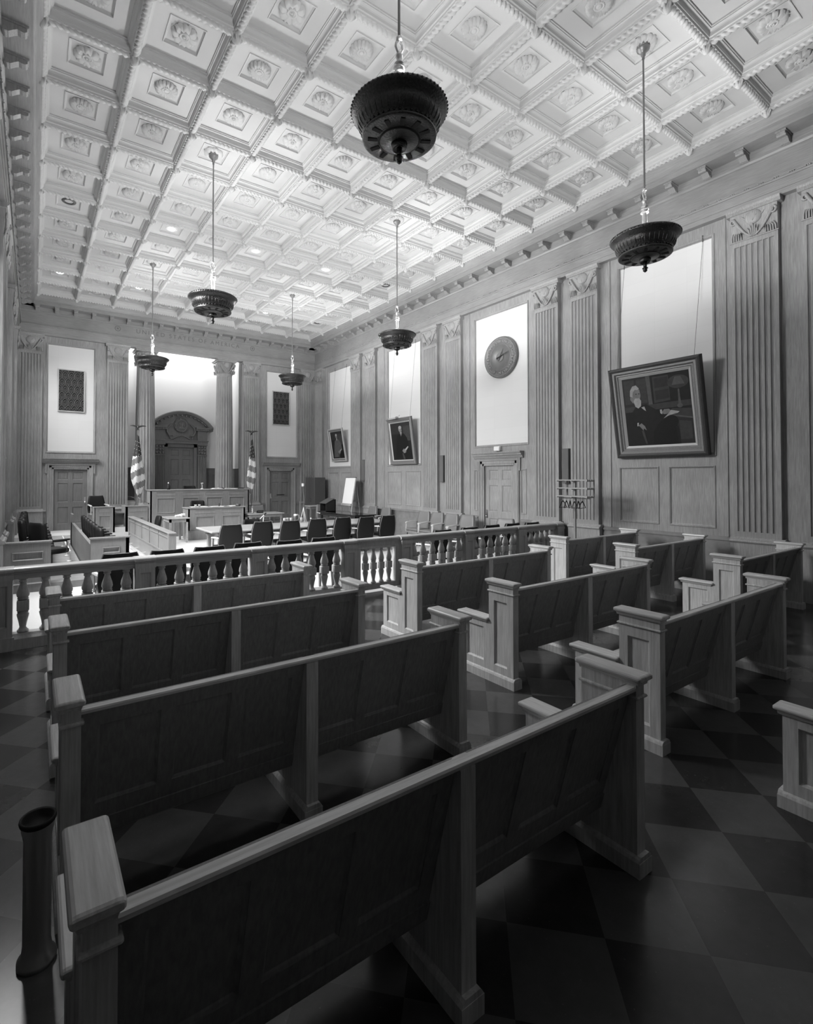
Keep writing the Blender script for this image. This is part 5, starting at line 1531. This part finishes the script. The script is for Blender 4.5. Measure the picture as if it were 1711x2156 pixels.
# =================================================================== WALL SPEAKERS, COAT RACK, EXIT LIGHT, URN
for s, lb in ((11.85, 'slim grey wall speaker above the coat rack'), (7.63, 'slim grey wall speaker between the two pilasters left of the door'), (3.33, 'slim grey wall speaker between the pilasters right of the small portrait')):
    t = thing('wall_speaker', lb, 'speaker', (XR+YW, -s, 1.85), -pi/2, 'slim wall speakers')
    m = MB(); m.bbox(-.085, .085, -.10, .0, 0, .80, .006); m.build('case', STEEL, t)
    m = MB(); m.box(-.078, .078, -.104, -.10, .008, .792); m.build('cloth_front', plain('speaker_cloth', .13, .9) if s > 11 else bpy.data.materials['speaker_cloth'], t)
t = thing('emergency_light', 'small white emergency light box above the hood of the right wall door', 'light', (XR+YW, -9.79, 2.685), -pi/2)
m = MB(); m.bbox(-.10, .10, -.10, 0, 0, .125, .012); m.build('case', WHITE, t)
m = MB(); m.box(-.09, .09, -.105, -.10, .02, .105); m.build('lens', PAPER, t)
t = thing('coat_rack', 'coat rack of thin shelves on a pole beside the fluted pilaster', 'coat rack', (9.2, -12.70, 0))
m = MB(); m.box(-.02, .02, -.02, .02, .03, 1.93); m.build('pole', DESK, t)
m = MB(); m.box(-.2, .2, -.03, .03, 0, .035); m.box(-.03, .03, -.25, .25, 0, .035); m.build('base', DESK, t)
for z in (1.60, 1.765, 1.93):
    m = MB()
    for k in range(4): m.box(-.13+.07*k, -.09+.07*k, -.36, .36, z-.014, z+.010)
    for y in (-.34, 0, .34): m.box(-.13, .14, y-.012, y+.012, z-.03, z-.014)
    m.build('shelf', TABLE, t)
m = MB(); m.box(.11, .125, -.36, -.345, 1.6, 1.93); m.box(.11, .125, .24, .27, 1.6, 1.93); m.build('end_bracket', STEEL, t)
m = MB(); m.tube([(0, -.34, 1.555), (0, .34, 1.555)], .011, 6); m.box(-.006, .006, -.33, -.32, 1.55, 1.6); m.box(-.006, .006, .32, .33, 1.55, 1.6); m.build('hanging_bar', CREAM, t)
hm = MB()
hm.tube([(0, 0, .0), (.022, 0, .012), (.028, 0, -.012), (0, 0, -.035), (0, 0, -.06)], .004, 5)
hm.tube([(-.20, 0, -.20), (-.08, 0, -.10), (0, 0, -.062), (.08, 0, -.10), (.20, 0, -.20)], [.008, .010, .012, .010, .008], 6); hm.tube([(-.19, 0, -.2), (.19, 0, -.2)], .006, 5)
hme = hm.mesh('coat_hanger', [BLACK])
for k in range(6):
    o = bpy.data.objects.new('coat_hanger', hme); COL.objects.link(o); o.location = (9.2, -12.42-.085*k-.02*(k > 2), 1.558); o.rotation_euler = (0, 0, .25+.12*((k*7) % 5)/2)
    tag(o, 'black coat hanger on the coat rack bar, %s from the far end' % ORD[k], 'coat hanger', 'coat hangers on the rack')
t = thing('ash_urn', 'cylindrical metal ash urn standing at the left between the two nearest pews', 'ash urn', (-.025, -16.385, 0))
m = MB(); m.lathe([(0, 0), (.07, 0), (.07, .02), (.055, .04), (.05, .08), (.05, .50), (.058, .54), (.058, .56)], n=24); m.build('body', plain('brushed_steel', .5, .3, metal=.6), t)
m = MB(); m.lathe([(.054, .555), (.064, .565), (.067, .575), (.064, .585), (.055, .58), (.05, .56), (0, .555)], n=28); m.build('bowl', BLACK, t)
# frieze of carved door hood sign on rear right door
m = MB(); m.box(8.40, 8.75, YB+YW+.035, YB+YW+.043, 1.245, 1.275); m.build('door_plate', BLACK, [o for o in bpy.data.objects if o.name == 'door_2'][0]).location = (0, -YB, 0)
